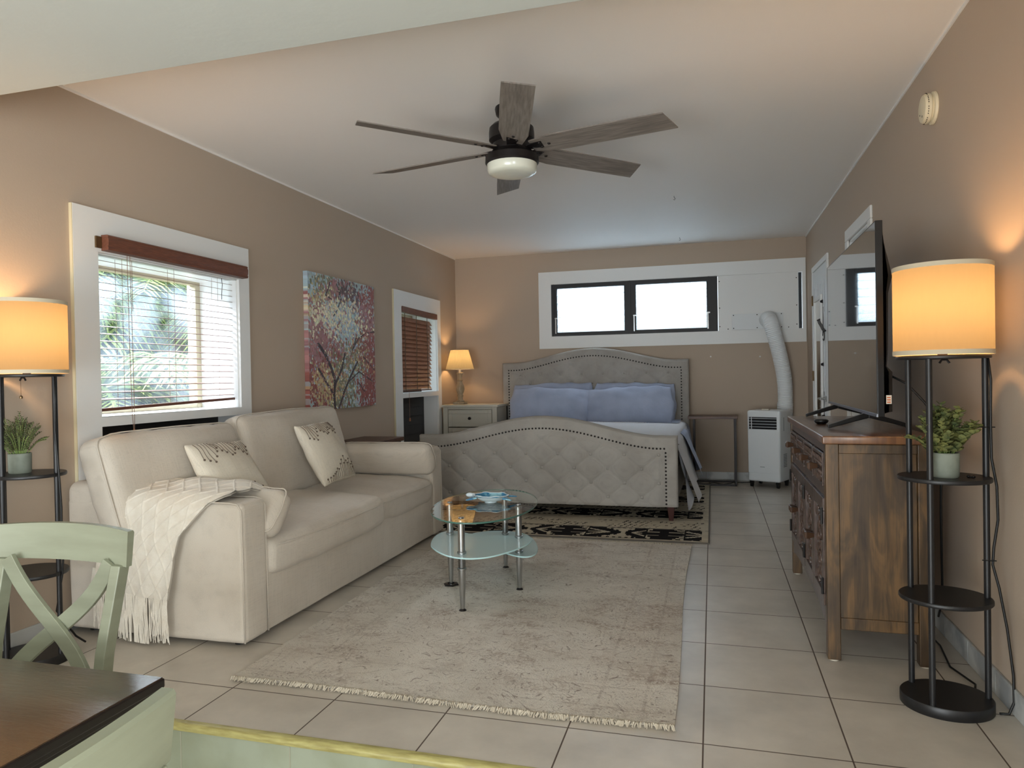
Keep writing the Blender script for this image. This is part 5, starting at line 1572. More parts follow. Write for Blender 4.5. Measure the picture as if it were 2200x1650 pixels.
ho = thing('exhaust_hose', 'white ribbed exhaust hose rising from the air conditioner to the window plate', 'hose', (0.66, 8.1, 0.8))
ctrl = [(0.755, 8.275, 0.58), (0.760, 8.275, 0.80), (0.766, 8.27, 0.95), (0.755, 8.25, 1.15), (0.720, 8.22, 1.35), (0.672, 8.19, 1.55), (0.632, 8.18, 1.70), (0.608, 8.21, 1.785), (0.596, 8.28, 1.805), (0.590, 8.366, 1.79)]
pts = []; rad = []
for i in range(len(ctrl) - 1):
    P = [Vector(ctrl[max(0, min(len(ctrl) - 1, j))]) for j in (i - 1, i, i + 1, i + 2)]
    nseg = max(6, int((P[2] - P[1]).length / 0.0042))
    for k in range(nseg):
        f = k / nseg
        pts.append(0.5 * ((2 * P[1]) + (P[2] - P[0]) * f + (2 * P[0] - 5 * P[1] + 4 * P[2] - P[3]) * f * f + (3 * P[1] - P[0] - 3 * P[2] + P[3]) * f ** 3))
cl = 0; last = pts[0]
for p in pts:
    cl += (p - last).length; last = p
    rad.append(0.078 + 0.0035 * cos(2 * pi * cl / 0.0185) + (0.004 if cl < 0.3 else 0))
MB().tube(pts, rad, 32).build('ribbed_tube', M['whiteplastic'], ho, smooth=True)
wh = struct  # noqa
for x, z in ((-0.013, 1.405), (0.517, 1.392)):
    t = thing('wall_plug', 'small white plug in the wall %s' % ('above the slim side table' if x < 0 else 'left of the exhaust hose'), 'wall plug', (x, YB - 0.002, z))
    MB().ball((x, YB - 0.001, z), 0.009, 0.004, 0.009, 10, 6).build('cap', M['white'], t, smooth=True)
# ------------------------------------------------------------------ carved media cabinet
CX0, CX1, CY0, CY1, CZ = 0.452, 0.850, 3.215, 4.60, 0.948
cab = thing('media_cabinet', 'carved mango wood cabinet with drawers and doors under the television', 'cabinet', ((CX0 + CX1) / 2, (CY0 + CY1) / 2, 0.0))
mb = MB()
rcube(mb, (CX1 - CX0) / 2 + 0.016, (CY1 - CY0) / 2 + 0.02, 0.017, 0.006, 6, None, ((CX0 + CX1) / 2 + 0.002, (CY0 + CY1) / 2, CZ - 0.017))
top_m = mat('cabinet top wood', S(122, 84, 54), 0.30, col2=S(92, 62, 44), nscale=4, stretch=(10, 1, 1), coat=0.5)
mb.build('top', top_m, cab, smooth=True)
LG = 0.052
for i, (x, y) in enumerate(((CX0, CY0), (CX1 - LG, CY0), (CX0, CY1 - LG), (CX1 - LG, CY1 - LG))):
    mb = MB().box(x, x + LG, y, y + LG, 0.006, CZ - 0.034)
    o = mb.build('leg', M['mango'], cab, bevel=0.004)
    MB().cyl((x + LG / 2, y + LG / 2, 0.0), (x + LG / 2, y + LG / 2, 0.006), 0.02, n=12).build('glide', M['label'], o)
for y, s in ((CY0, 1), (CY1, -1)):
    mb = MB().box(CX0 + LG, CX1 - LG, y + s * 0.010, y + s * 0.024, 0.14, CZ - 0.036)
    mb.box(CX0 + LG, CX1 - LG, y + s * 0.003, y + s * 0.022, 0.135, 0.185); mb.box(CX0 + LG, CX1 - LG, y + s * 0.003, y + s * 0.022, CZ - 0.075, CZ - 0.036)
    mb.build('side_panel', M['mango'], cab, bevel=0.003, seg=1)
MB().box(CX1 - 0.03, CX1 - 0.018, CY0 + 0.02, CY1 - 0.02, 0.14, CZ - 0.036).build('back_panel', M['mangodark'], cab)
MB().box(CX0 + 0.02, CX1 - 0.02, CY0 + 0.02, CY1 - 0.02, 0.16, 0.18).build('bottom_board', M['mangodark'], cab)
# front frame with a shallow arched apron
mb = MB()
fx0, fx1 = CX0 + 0.004, CX0 + 0.022
ZD1, ZD0 = 0.872, 0.722          # drawer zone
mb.box(fx0, fx1, CY0 + LG, CY1 - LG, ZD1, CZ - 0.034)
mb.box(fx0, fx1, CY0 + LG, CY1 - LG, 0.680, ZD0)
NA = 24
ya, yb = CY0 + LG, CY1 - LG
for k in range(NA):
    y0 = ya + (yb - ya) * k / NA; y1 = ya + (yb - ya) * (k + 1) / NA
    f = lambda y: 0.150 + 0.0 * y + 0.04 * (1 - (abs((y - (ya + yb) / 2) / ((yb - ya) / 2))) ** 3) - 0.02
    mb.hexa([(fx0, y0, f(y0)), (fx1, y0, f(y0)), (fx1, y1, f(y1)), (fx0, y1, f(y1))], [(fx0, y0, 0.212), (fx1, y0, 0.212), (fx1, y1, 0.212), (fx0, y1, 0.212)])
ymid = [ya, ya + (yb - ya) / 4, ya + (yb - ya) / 2, ya + 3 * (yb - ya) / 4, yb]
mb.box(fx0, fx1, ymid[2] - 0.012, ymid[2] + 0.012, 0.21, 0.69)
for k in (1, 2, 3): mb.box(fx0, fx1, ymid[k] - 0.010, ymid[k] + 0.010, ZD0, ZD1)
mb.build('front_frame', M['mangodark'], cab, bevel=0.002, seg=1)

def carved(mb, x, ya, yb, za, zb, kind):
    """raised carving on a panel facing -x"""
    yc, zc = (ya + yb) / 2, (za + zb) / 2
    if kind == 'drawer':
        nyy = 7; nz = 2
        for i in range(nyy):
            for j in range(nz):
                y = ya + (yb - ya) * (i + 0.5) / nyy; z = za + (zb - za) * (j + 0.5) / nz
                hw, hh = (yb - ya) / nyy * 0.5, (zb - za) / nz * 0.5
                pts = [(x - 0.004 - 0.004 * sin(pi * t / 8), y + hw * (2 * t / 8 - 1) * (1 if (i + j) % 2 else -1) * 0.9, z + hh * sin(pi * t / 8 - pi / 2 * 0) * (0.9 if j else -0.9)) for t in range(9)]
                mb.tube(pts, 0.0048, 6)
                mb.ball((x - 0.003, y, z - hh * 0.3 if j else z + hh * 0.3), 0.006, hw * 0.35, hh * 0.4, 8, 6)
    else:
        H = zb - za; W_ = yb - ya
        # stem
        mb.tube([(x - 0.005, yc + W_ * 0.10 * sin(t * 0.9), za + H * t / 24) for t in range(25)], 0.0055, 6)
        for t in range(1, 12):
            z0 = za + H * t / 12; sg = 1 if t % 2 else -1
            y0 = yc + W_ * 0.10 * sin(t * 2 * 0.9)
            r = W_ * 0.30 * (1.0 if t % 3 else 0.8)
            pts = []
            for k in range(12):
                a = k / 11 * 1.55 * pi
                rr = r * (1 - 0.055 * k)
                pts.append((x - 0.005 - 0.002 * sin(k), y0 + sg * (rr * (1 - cos(a)) * 0.55), z0 + rr * sin(a) * 0.55))
            mb.tube(pts, [0.0055 - 0.0002 * k for k in range(12)], 6)
            mb.ball((x - 0.004, y0 + sg * r * 0.95, z0 - H * 0.012), 0.006, r * 0.20, r * 0.34, 8, 6)
        mb.ball((x - 0.003, yc, za + H * 0.06), 0.008, W_ * 0.28, H * 0.035, 10, 6)
        mb.ball((x - 0.003, yc, zb - H * 0.06), 0.008, W_ * 0.24, H * 0.03, 10, 6)
def knob_block(parent, y, z, name='knob'):
    mb = MB()
    x1 = CX0 - 0.004
    a, b, L_ = 0.010, 0.021, 0.036
    mb.hexa([(x1, y - a, z - a * .9), (x1, y + a, z - a * .9), (x1, y + a, z + a * .9), (x1, y - a, z + a * .9)],
            [(x1 - L_, y - b, z - b * .8), (x1 - L_, y + b, z - b * .8), (x1 - L_, y + b, z + b * .8), (x1 - L_, y - b, z + b * .8)])
    mb.hexa([(x1 - L_, y - b, z - b * .8), (x1 - L_, y + b, z - b * .8), (x1 - L_, y + b, z + b * .8), (x1 - L_, y - b, z + b * .8)],
            [(x1 - L_ - 0.008, y - b * .8, z - b * .6), (x1 - L_ - 0.008, y + b * .8, z - b * .6), (x1 - L_ - 0.008, y + b * .8, z + b * .6), (x1 - L_ - 0.008, y - b * .8, z + b * .6)])
    return mb.build(name, M['knobwood'], parent, bevel=0.002, seg=2)
for k in range(4):
    a, b = ymid[k] + 0.013, ymid[k + 1] - 0.013
    mb = MB().box(CX0 + 0.001, CX0 + 0.018, a, b, ZD0 + 0.004, ZD1 - 0.004)
    frame_boxes(mb, 'x', CX0 - 0.005, CX0 + 0.001, a, b, ZD0 + 0.004, ZD1 - 0.004, 0.014)
    d = mb.build('drawer', M['mangodark'], cab, bevel=0.0015, seg=1)
    mb = MB(); carved(mb, CX0 + 0.001, a + 0.02, b - 0.02, ZD0 + 0.022, ZD1 - 0.022, 'drawer'); mb.build('carving', M['mangodark'], d, smooth=True)
    knob_block(d, (a + b) / 2, (ZD0 + ZD1) / 2)
for k in range(4):
    a, b = ymid[k] + (0.006 if k % 2 == 0 else 0.003), ymid[k + 1] - (0.003 if k % 2 == 0 else 0.006)
    za, zb_ = 0.216, 0.676
    mb = MB().box(CX0 + 0.006, CX0 + 0.018, a, b, za, zb_)
    frame_boxes(mb, 'x', CX0 - 0.006, CX0 + 0.007, a, b, za, zb_, (0.045, 0.045, 0.05, 0.055))
    d = mb.build('door', M['mangodark'], cab, bevel=0.002, seg=1)
    mb = MB(); carved(mb, CX0 + 0.006, a + 0.055, b - 0.055, za + 0.06, zb_ - 0.065, 'door'); mb.build('carving', M['mangodark'], d, smooth=True)
    yk = b - 0.022 if k % 2 == 0 else a + 0.022
    knob_block(d, yk, 0.455)
    yh = a + 0.002 if k % 2 == 0 else b - 0.002
    mb = MB()
    for zz in (0.30, 0.60): mb.cyl((CX0 - 0.010, yh, zz - 0.035), (CX0 - 0.010, yh, zz + 0.035), 0.006, n=8)
    mb.build('hinge', M['blackplastic'], d)

# ------------------------------------------------------------------ television
tv = thing('television', 'large flat television on splayed black feet on the carved cabinet', 'television', (0.72, 4.03, CZ), 0.0)
# screen plane from near edge (x 0.677,y 3.30) to far edge (x 0.694, y 4.755)
TN = Vector((0.672, 3.315, 0)); TF = Vector((0.690, 4.745, 0))
ax_ = (TF - TN).normalized(); nx_v = Vector((-ax_.y, ax_.x, 0))        # towards the room (-x)
def tvp(s, d, z): # s 0..1 along, d depth behind the screen
    p = TN.lerp(TF, s) - nx_v * d; return (p.x, p.y, z)
TZ0, TZ1 = 1.020, 1.852
def tvbox(mb, s0, s1, d0, d1, z0, z1):
    mb.hexa([tvp(s0, d0, z0), tvp(s1, d0, z0), tvp(s1, d1, z0), tvp(s0, d1, z0)], [tvp(s0, d0, z1), tvp(s1, d0, z1), tvp(s1, d1, z1), tvp(s0, d1, z1)])
mb = MB(); tvbox(mb, 0.004, 0.996, 0.0, 0.002, TZ0 + 0.014, TZ1 - 0.004); mb.build('screen', M['screen'], tv)
mb = MB(); tvbox(mb, 0, 1, 0.002, 0.028, TZ0, TZ1); tvbox(mb, 0, 1, -0.001, 0.003, TZ1 - 0.004, TZ1); tvbox(mb, 0, 0.004, -0.001, 0.003, TZ0, TZ1); tvbox(mb, 0.996, 1, -0.001, 0.003, TZ0, TZ1)
mb.build('housing', M['blackplastic'], tv, bevel=0.002)
mb = MB(); tvbox(mb, 0, 1, -0.003, 0.004, TZ0 - 0.001, TZ0 + 0.013); mb.build('lower_bezel', M['silver'], tv, bevel=0.001)
# bulging back shell
mb = MB()
def tvback(u, v):
    s = 0.012 + 0.976 * u
    prof_z = [TZ0 + 0.012, TZ0 + 0.02, TZ0 + 0.19, TZ0 + 0.215, TZ0 + 0.27, TZ0 + 0.53, TZ0 + 0.60, TZ1 - 0.02]
    prof_d = [0.028, 0.072, 0.074, 0.050, 0.056, 0.060, 0.078, 0.028]
    j = v * 7; i = min(6, int(j)); f = j - i
    z = prof_z[i] * (1 - f) + prof_z[i + 1] * f; d = prof_d[i] * (1 - f) + prof_d[i + 1] * f
    e = min(1, min(u, 1 - u) / 0.03)
    return tvp(s, 0.028 + (d - 0.028) * (0.45 + 0.55 * e), z)
mb.grid(tvback, 40, 28); mb.build('back_shell', M['blackplastic'], tv, smooth=True, autos=50)
for s in (0.22, 0.86):
    mb = MB()
    def foot(s_, d_, wz, z0):
        p = tvp(s_, d_, z0); return p
    for (dd, ss) in ((-0.155, -0.035), (0.20, 0.03)):
        p0 = Vector(tvp(s, 0.02, CZ + 0.078)); p1 = Vector(tvp(s + ss * 0.4, dd, CZ + 0.002))
        wv = ax_ * 0.018
        mb.hexa([tuple(p0 - wv - Vector((0, 0, 0.028))), tuple(p0 + wv - Vector((0, 0, 0.028))), tuple(p1 + wv * .8), tuple(p1 - wv * .8)],
                [tuple(p0 - wv), tuple(p0 + wv), tuple(p1 + wv * .8 + Vector((0, 0, 0.016))), tuple(p1 - wv * .8 + Vector((0, 0, 0.016)))])
    mb.build('foot', M['blackplastic'], tv, bevel=0.003)
# sticker on the near edge of the back shell
mb = MB(); p = Vector(tvp(0.010, 0.045, 0)); 
mb.box(p.x - 0.009, p.x + 0.012, p.y - 0.005, p.y - 0.003, TZ0 + 0.055, TZ0 + 0.092)
lb = mb.build('sticker', M['label'], tv)
mb = MB()
for k in range(3): mb.box(p.x - 0.006, p.x + 0.008, p.y - 0.006, p.y - 0.005, TZ0 + 0.060 + 0.010 * k, TZ0 + 0.0645 + 0.010 * k)
mb.build('print', M['orange'], lb)
c = thing('television_cable', 'black cable running from the back of the television down behind the cabinet', 'cable', (0.85, 3.5, 1.2))
MB().tube([(0.735, 3.42, 1.20), (0.80, 3.38, 1.16), (0.86, 3.35, 1.08), (0.90, 3.32, 1.0), (0.915, 3.33, 0.9), (0.93, 3.4, 0.6), (0.96, 3.5, 0.2), (0.97, 3.6, 0.1)], 0.005, 6).build('cable', M['cord'], c, smooth=True)
rm = thing('remote_puck', 'small round black remote lying on the cabinet top by the television foot', 'remote', (0.50, 4.05, CZ))
MB().lathe([(0.020, 0.0), (0.030, 0.006), (0.036, 0.016), (0.030, 0.024), (0.018, 0.026), (0.0, 0.024)], (0.535, 3.93, CZ), 24).build('body', M['blackplastic'], rm, smooth=True)

# ------------------------------------------------------------------ shelf floor lamps
def plant(label, pos, kind, seed):
    t = thing('potted_plant', label, 'plant', pos, group='small potted plants on the lamp shelves')
    x, y, z = pos
    r = 0.044
    MB().lathe([(0.0, 0.0), (r * 0.92, 0.0), (r, 0.006), (r * 1.02, 0.086), (r * 0.94, 0.088), (r * 0.92, 0.078), (0.0, 0.076)], pos, 32).build('pot', M['concrete'], t, smooth=True, autos=40)
    MB().lathe([(0.0, 0.079), (r * 0.93, 0.077)], pos, 20).build('moss', M['soil'], t)
    rnd = random.Random(seed)
    mb = MB(); ms = MB()
    nst = 42 if kind == 'euca' else 75
    for k in range(nst):
        a = rnd.uniform(0, 2 * pi); sp = rnd.uniform(0.15, 1.0)
        Ln = (0.11 + 0.06 * rnd.random()) * (1.15 - 0.25 * sp)
        if kind == 'euca': spread = 0.10 * sp
        else: spread = 0.088 * sp
        base = Vector((x + 0.03 * sp * cos(a), y + 0.03 * sp * sin(a), z + 0.078))
        tip = base + Vector((spread * cos(a), spread * sin(a), Ln * (1.05 - 0.55 * sp ** 2)))
        pts = [base.lerp(tip, i / 6) + Vector((0, 0, 0.018 * sin(pi * i / 6))) for i in range(7)]
        ms.tube(pts, 0.0012, 4)
        if kind == 'euca':
            for i in range(11):
                f = 0.12 + 0.88 * i / 10; j = f * 6; b = min(5, int(j)); p = pts[b].lerp(pts[b + 1], j - b)
                for q in range(3):
                    an = q * 2 * pi / 3 + i * 1.1 + k; s = 0.0150 * (1.05 - 0.45 * f) * rnd.uniform(0.8, 1.2)
                    d = Vector((cos(an), sin(an), 0.35 + rnd.uniform(-.2, .4))).normalized(); sd_ = d.cross(Vector((0, 0, 1))).normalized(); upv = sd_.cross(d)
                    c0 = p + d * s
                    ring = [c0 + d * s * cos(w) + sd_ * s * 0.9 * sin(w) + upv * s * 0.25 * cos(w) for w in [2 * pi * m / 8 for m in range(8)]]
                    mb.add([tuple(c0 - upv * s * 0.12)] + [tuple(r_) for r_ in ring], [(0, m + 1, (m + 1) % 8 + 1) for m in range(8)])
        else:
            for i in range(14):
                f = 0.15 + 0.85 * i / 13; j = f * 6; b = min(5, int(j)); p = pts[b].lerp(pts[b + 1], j - b)
                for q in range(4):
                    an = q * pi / 2 + i * 0.8 + k; s = 0.011 * rnd.uniform(0.7, 1.2)
                    d = Vector((cos(an), sin(an), 0.8)).normalized(); sd_ = d.cross(Vector((0, 0, 1))).normalized()
                    mb.add([p, p + d * s * 0.5 + sd_ * s * 0.28, p + d * s, p + d * s * 0.5 - sd_ * s * 0.28], [(0, 1, 2, 3)])
    ms.build('stem', M['leafout'], t)
    mb.build('foliage', M['euca'] if kind == 'euca' else M['box'], t)
    return t

def shelf_lamp(label, cx, cy, rot, poles, chain):
    t = thing('shelf_lamp', label, 'lamp', (cx, cy, 0.0), rot, group='black shelf floor lamps')
    ex, ey = 0.150, 0.135
    def disc(name, z0, z1, k=1.0):
        mb = MB(); rx, ry = ex * k, ey * k
        mb.lathe([(0.0, z0), (0.985, z0), (1.0, z0 + 0.003), (1.0, z1 - 0.003), (0.985, z1), (0.0, z1)], (0, 0, 0), 56, rx, ry)
        return mb.build(name, M['black'], t, smooth=True, autos=40, local=True)
    disc('base', 0.0, 0.040)
    disc('shelf', 0.385, 0.400); disc('shelf', 0.818, 0.833); disc('top_ring', 1.255, 1.268)
    for a in poles:
        px, py = ex * 0.90 * cos(a), ey * 0.90 * sin(a)
        MB().cyl((px, py, 0.038), (px, py, 1.258), 0.0105, n=16).build('pole', M['black'], t, smooth=True, autos=40, local=True)
    RS = 0.158
    mb = MB(); mb.lathe([(RS, 1.285), (RS, 1.575)], (0, 0, 0), 72); mb.f = [f for f in mb.f if len(f) == 4]; mb.mi = [0] * len(mb.f)
    sh_ = mb.build('lamp_shade', M['shade'], t, smooth=True, local=True)
    for z0, z1 in ((1.270, 1.286), (1.574, 1.590)):
        MB().lathe([(RS + 0.0015, z0), (RS + 0.0015, z1), (RS - 0.002, z1), (RS - 0.002, z0)], (0, 0, 0), 72, closed=True).build('shade_trim', M['shadetrim'], sh_, smooth=True, autos=40, local=True)
    mb = MB()
    for k in range(3):
        a = 2 * pi * k / 3; mb.cyl((0, 0, 1.50), (RS * cos(a), RS * sin(a), 1.575), 0.002, n=6)
    mb.cyl((0, 0, 1.268), (0, 0, 1.36), 0.016, n=16)
    mb.build('harp', M['brass'], t, local=True)
    MB().ball((0, 0, 1.375), 0.026, 0.026, 0.034, 16, 12).build('bulb', M['bulb'], t, smooth=True, local=True)
    mb = MB(); mb.tube([(-0.016, -0.02, 1.240), (-0.008, -0.02, 1.252), (0.008, -0.02, 1.252), (0.016, -0.02, 1.240)], 0.004, 6); mb.build('switch', M['darkmetal'], t, local=True)
    if not chain: return t
    mb = MB()
    for k in range(16): mb.ball((0.0, -0.03, 1.243 - 0.0045 * k), 0.0016, n=6, m=4)
    mb.lathe([(0.003, 0.012), (0.007, 0.008), (0.007, 0.0), (0.0, -0.002)], (0.0, -0.03, 1.162), 10)
    mb.build('pull_chain', M['brass'], t, local=True)
    return t
LR = (0.800, 2.885)
lr = shelf_lamp('black three pole shelf lamp with glowing drum shade at the right beside the cabinet', LR[0], LR[1], 0.0, (radians(132), radians(238), radians(2)), False)
LL = (-2.905, 2.430)
ll_ = shelf_lamp('black three pole shelf lamp cut by the left frame edge beside the sofa', LL[0], LL[1], 0.0, (radians(8), radians(268), radians(186)), True)
lamp('right_lamp_light', 'POINT', (LR[0], LR[1], 1.455), 3.2, (1.0, 0.56, 0.24), radius=0.045)
lamp('left_lamp_light', 'POINT', (LL[0], LL[1], 1.455), 3.2, (1.0, 0.58, 0.27), radius=0.045)
plant('eucalyptus in a round grey pot on the middle shelf of the right lamp', (0.798, 2.86, 0.833), 'euca', 5)
plant('small leaved herb like plant in a grey pot on the left lamp shelf', (-2.945, 2.42, 0.833), 'box', 8)
ck = thing('key_fob', 'tiny dark metal object beside the pot on the right lamp shelf', 'trinket', (0.87, 2.84, 0.833))
mb = MB(); mb.ball((0.868, 2.85, 0.838), 0.007, 0.006, 0.005); mb.ball((0.882, 2.845, 0.837), 0.007, 0.006, 0.004); mb.tube([(0.868, 2.85, 0.836), (0.882, 2.845, 0.836)], 0.003, 6)
mb.build('body', M['darkmetal'], ck, smooth=True)
lc = thing('lamp_cord', 'black cord hanging beside the right shelf lamp down to the floor', 'cord', (0.95, 2.88, 0.0))
px, py = LR[0] + 0.150 * 0.9, LR[1]
mb = MB()
mb.tube([(px + 0.006, py - 0.006, 1.255), (px + 0.014, py - 0.006, 1.18), (px + 0.010, py - 0.012, 1.02), (px + 0.013, py - 0.008, 0.90), (px + 0.028, py - 0.01, 0.80), (px + 0.034, py, 0.68),
         (px + 0.020, py, 0.58), (px + 0.016, py, 0.52), (px + 0.032, py - 0.01, 0.44), (px + 0.052, py - 0.02, 0.30), (px + 0.066, py - 0.03, 0.14), (px + 0.064, py - 0.04, 0.05), (px + 0.045, py - 0.05, 0.012), (px + 0.016, py - 0.05, 0.010)], 0.0045, 6)
mb.tube([(px - 0.01, py + 0.11, 0.007), (px + 0.02, py + 0.20, 0.007), (px - 0.02, py + 0.36, 0.007), (px + 0.01, py + 0.6, 0.007), (px, py + 0.8, 0.007)], 0.004, 6)
mb.build('cable', M['cord'], lc, smooth=True)
mb = MB()
for zz in (0.535, 1.01): mb.cyl((px - 0.018, py - 0.004, zz), (px + 0.026, py - 0.006, zz), 0.0022, n=6)
mb.build('zip_tie', M['cord'], lc)
lc2 = thing('lamp_cord', 'black cord running down the pole of the left shelf lamp', 'cord', (-2.77, 2.44, 0.0))
px, py = LL[0] + 0.150 * 0.9 * cos(radians(8)), LL[1] + 0.135 * 0.9 * sin(radians(8))
mb = MB()
mb.tube([(px + 0.010, py - 0.008, 1.255), (px + 0.013, py - 0.010, 1.15), (px + 0.010, py - 0.012, 1.02), (px + 0.014, py - 0.008, 0.92), (px + 0.024, py - 0.01, 0.83), (px + 0.022, py, 0.68),
         (px + 0.020, py, 0.58), (px + 0.026, py, 0.48), (px + 0.02, py, 0.40), (px - 0.03, py + 0.01, 0.22), (px - 0.07, py + 0.14, 0.06), (px - 0.08, py + 0.20, 0.01)], 0.0045, 6)
mb.build('cable', M['cord'], lc2, smooth=True)

# ------------------------------------------------------------------ ceiling fan
FX, FY, FZ = -1.045, 3.785, 2.470
fan = thing('ceiling_fan', 'six blade ceiling fan with grey wood blades, dark motor and opal light', 'ceiling fan', (FX, FY, ZC))
C0 = (FX, FY, 0)
MB().lathe([(0.0, ZC - 0.0005), (0.088, ZC - 0.0005), (0.090, ZC - 0.01), (0.084, ZC - 0.040), (0.060, ZC - 0.062), (0.022, ZC - 0.070), (0.0, ZC - 0.070)], C0, 40).build('canopy', M['darkmetal'], fan, smooth=True, autos=40)
MB().cyl((FX, FY, ZC - 0.07), (FX, FY, 2.59), 0.013, n=16).build('downrod', M['darkmetal'], fan)
MB().lathe([(0.0, 2.612), (0.075, 2.612), (0.105, 2.602), (0.122, 2.585), (0.125, 2.56), (0.125, 2.520), (0.112, 2.508), (0.104, 2.50), (0.104, 2.462), (0.112, 2.456), (0.0, 2.456)], C0, 48).build('motor_housing', M['darkmetal'], fan, smooth=True, autos=35)
MB().lathe([(0.104, 2.462), (0.112, 2.458), (0.120, 2.448), (0.128, 2.440), (0.146, 2.430), (0.148, 2.395), (0.141, 2.385), (0.132, 2.385), (0.132, 2.42), (0.0, 2.42)], C0, 56).build('light_kit_ring', M['darkmetal'], fan, smooth=True, autos=35)
MB().lathe([(0.136, 2.410), (0.139, 2.385), (0.136, 2.350), (0.128, 2.338), (0.10, 2.330), (0.05, 2.327), (0.0, 2.326)], C0, 48).build('light_bowl', M['opal'], fan, smooth=True)
def blade_parts():
    out = []
    pitch = radians(-13)
    mb = MB()
    R0, R1 = 0.125, 0.885
    def outline(s):
        w0 = 0.052 + 0.026 * min(1, s * 5); 
        return w0 * (1 - 0.12 * max(0, s - 0.7))
    n = 20
    top = []; bot = []
    for i in range(n + 1):
        s = i / n
        r = R0 + (R1 - R0) * s; hw = outline(s)
        ra = r + (0.018 if i == n else 0); rb = r - (0.022 if i == n else 0)
        for (rr, yy) in ((ra, hw), (rb, -hw)):
            top.append((rr, yy * cos(pitch), yy * sin(pitch) + 0.003)); bot.append((rr, yy * cos(pitch), yy * sin(pitch) - 0.003))
    m = len(top)
    fs = []
    for i in range(n):
        a, b, c, d = 2 * i, 2 * i + 1, 2 * i + 3, 2 * i + 2
        fs += [(a, b, c, d), (m + a, m + d, m + c, m + b), (a, d, m + d, m + a), (b, m + b, m + c, c)]
    fs += [(0, m, m + 1, 1), (2 * n, 2 * n + 1, m + 2 * n + 1, m + 2 * n)]
    mb.add(top + bot, fs)
    return mb
first = None
for k, deg in enumerate((-12.0, 46.5, 107.5, 168.5, 226.5, 287.5)):
    if first is None:
        b_ = blade_parts().build('blade', M['bladewood'], fan, local=True)
        mbk = MB()
        mbk.hexa([(0.085, -0.03, -0.006), (0.085, 0.03, -0.006), (0.20, 0.036, -0.010), (0.20, -0.036, 0.006)], [(0.085, -0.03, 0.004), (0.085, 0.03, 0.004), (0.20, 0.036, -0.004), (0.20, -0.036, 0.012)])
        b2 = mbk.build('blade_arm', M['darkmetal'], b_, local=True)
        for (sx, sy) in ((0.175, 0.02), (0.175, -0.02), (0.225, 0.0)):
            zz = sy * sin(radians(-13)); MB().lathe([(0.0, -0.008), (0.007, -0.007), (0.009, -0.002), (0.009, 0.0)], (sx, sy, zz - 0.001), 10).build('screw', M['darkmetal'], b_, smooth=True, local=True)
        first = b_
        o = b_
    else:
        o = copy_tree(first, fan)
    o.location = (0, 0, FZ - ZC); o.rotation_euler = (0, 0, radians(deg))

# ------------------------------------------------------------------ smoke alarm, ceiling hooks
sm = thing('smoke_alarm', 'round ivory smoke alarm high on the right wall', 'smoke alarm', (XR, 3.72, 2.43))
def disc_x(mb, prof, n=40):
    vs = []
    for r, d in prof:
        for k in range(n):
            a = 2 * pi * k / n; vs.append((XR - d, 3.72 + r * cos(a), 2.43 + r * sin(a)))
    m = len(prof); fs = [(i * n + k, i * n + (k + 1) % n, (i + 1) * n + (k + 1) % n, (i + 1) * n + k) for i in range(m - 1) for k in range(n)]
    fs.append(tuple(range((m - 1) * n, m * n)))
    mb.add(vs, fs); return mb
disc_x(MB(), [(0.072, 0.0), (0.075, 0.003), (0.073, 0.013), (0.062, 0.017)]).build('mounting_plate', M['smoke'], sm, smooth=True, autos=30)
bd = disc_x(MB(), [(0.060, 0.015), (0.062, 0.022), (0.068, 0.026), (0.068, 0.034), (0.066, 0.036), (0.066, 0.044), (0.060, 0.052), (0.045, 0.056)]).build('body', M['smoke'], sm, smooth=True, autos=30)
mb = MB(); n_ = 40
for k in range(n_):
    a = 2 * pi * k / n_
    if k % 5 == 0: continue
    y, z = 3.72 + 0.0665 * cos(a), 2.43 + 0.0665 * sin(a)
    mb.ball((XR - 0.040, y, z), 0.002, 0.003, 0.003, 6, 4)
mb.ball((XR - 0.057, 3.735, 2.405), 0.001, 0.004, 0.004, 8, 6); mb.ball((XR - 0.057, 3.70, 2.39), 0.001, 0.004, 0.006, 8, 6)
mb.build('vent_slot', M['darkmetal'], bd)
for (x, y, lbl) in ((-0.285, 6.085, 'tiny ceiling hook nearer the fan, right of its blades'), (-0.320, 7.95, 'tiny ceiling hook farther back near the louvre window')):
    t = thing('ceiling_hook', lbl, 'hook', (x, y, ZC))
    MB().tube([(x, y, ZC), (x, y, ZC - 0.012), (x + 0.010, y, ZC - 0.022), (x + 0.004, y, ZC - 0.034), (x - 0.006, y, ZC - 0.028)], 0.002, 6).build('wire', M['darkmetal'], t)

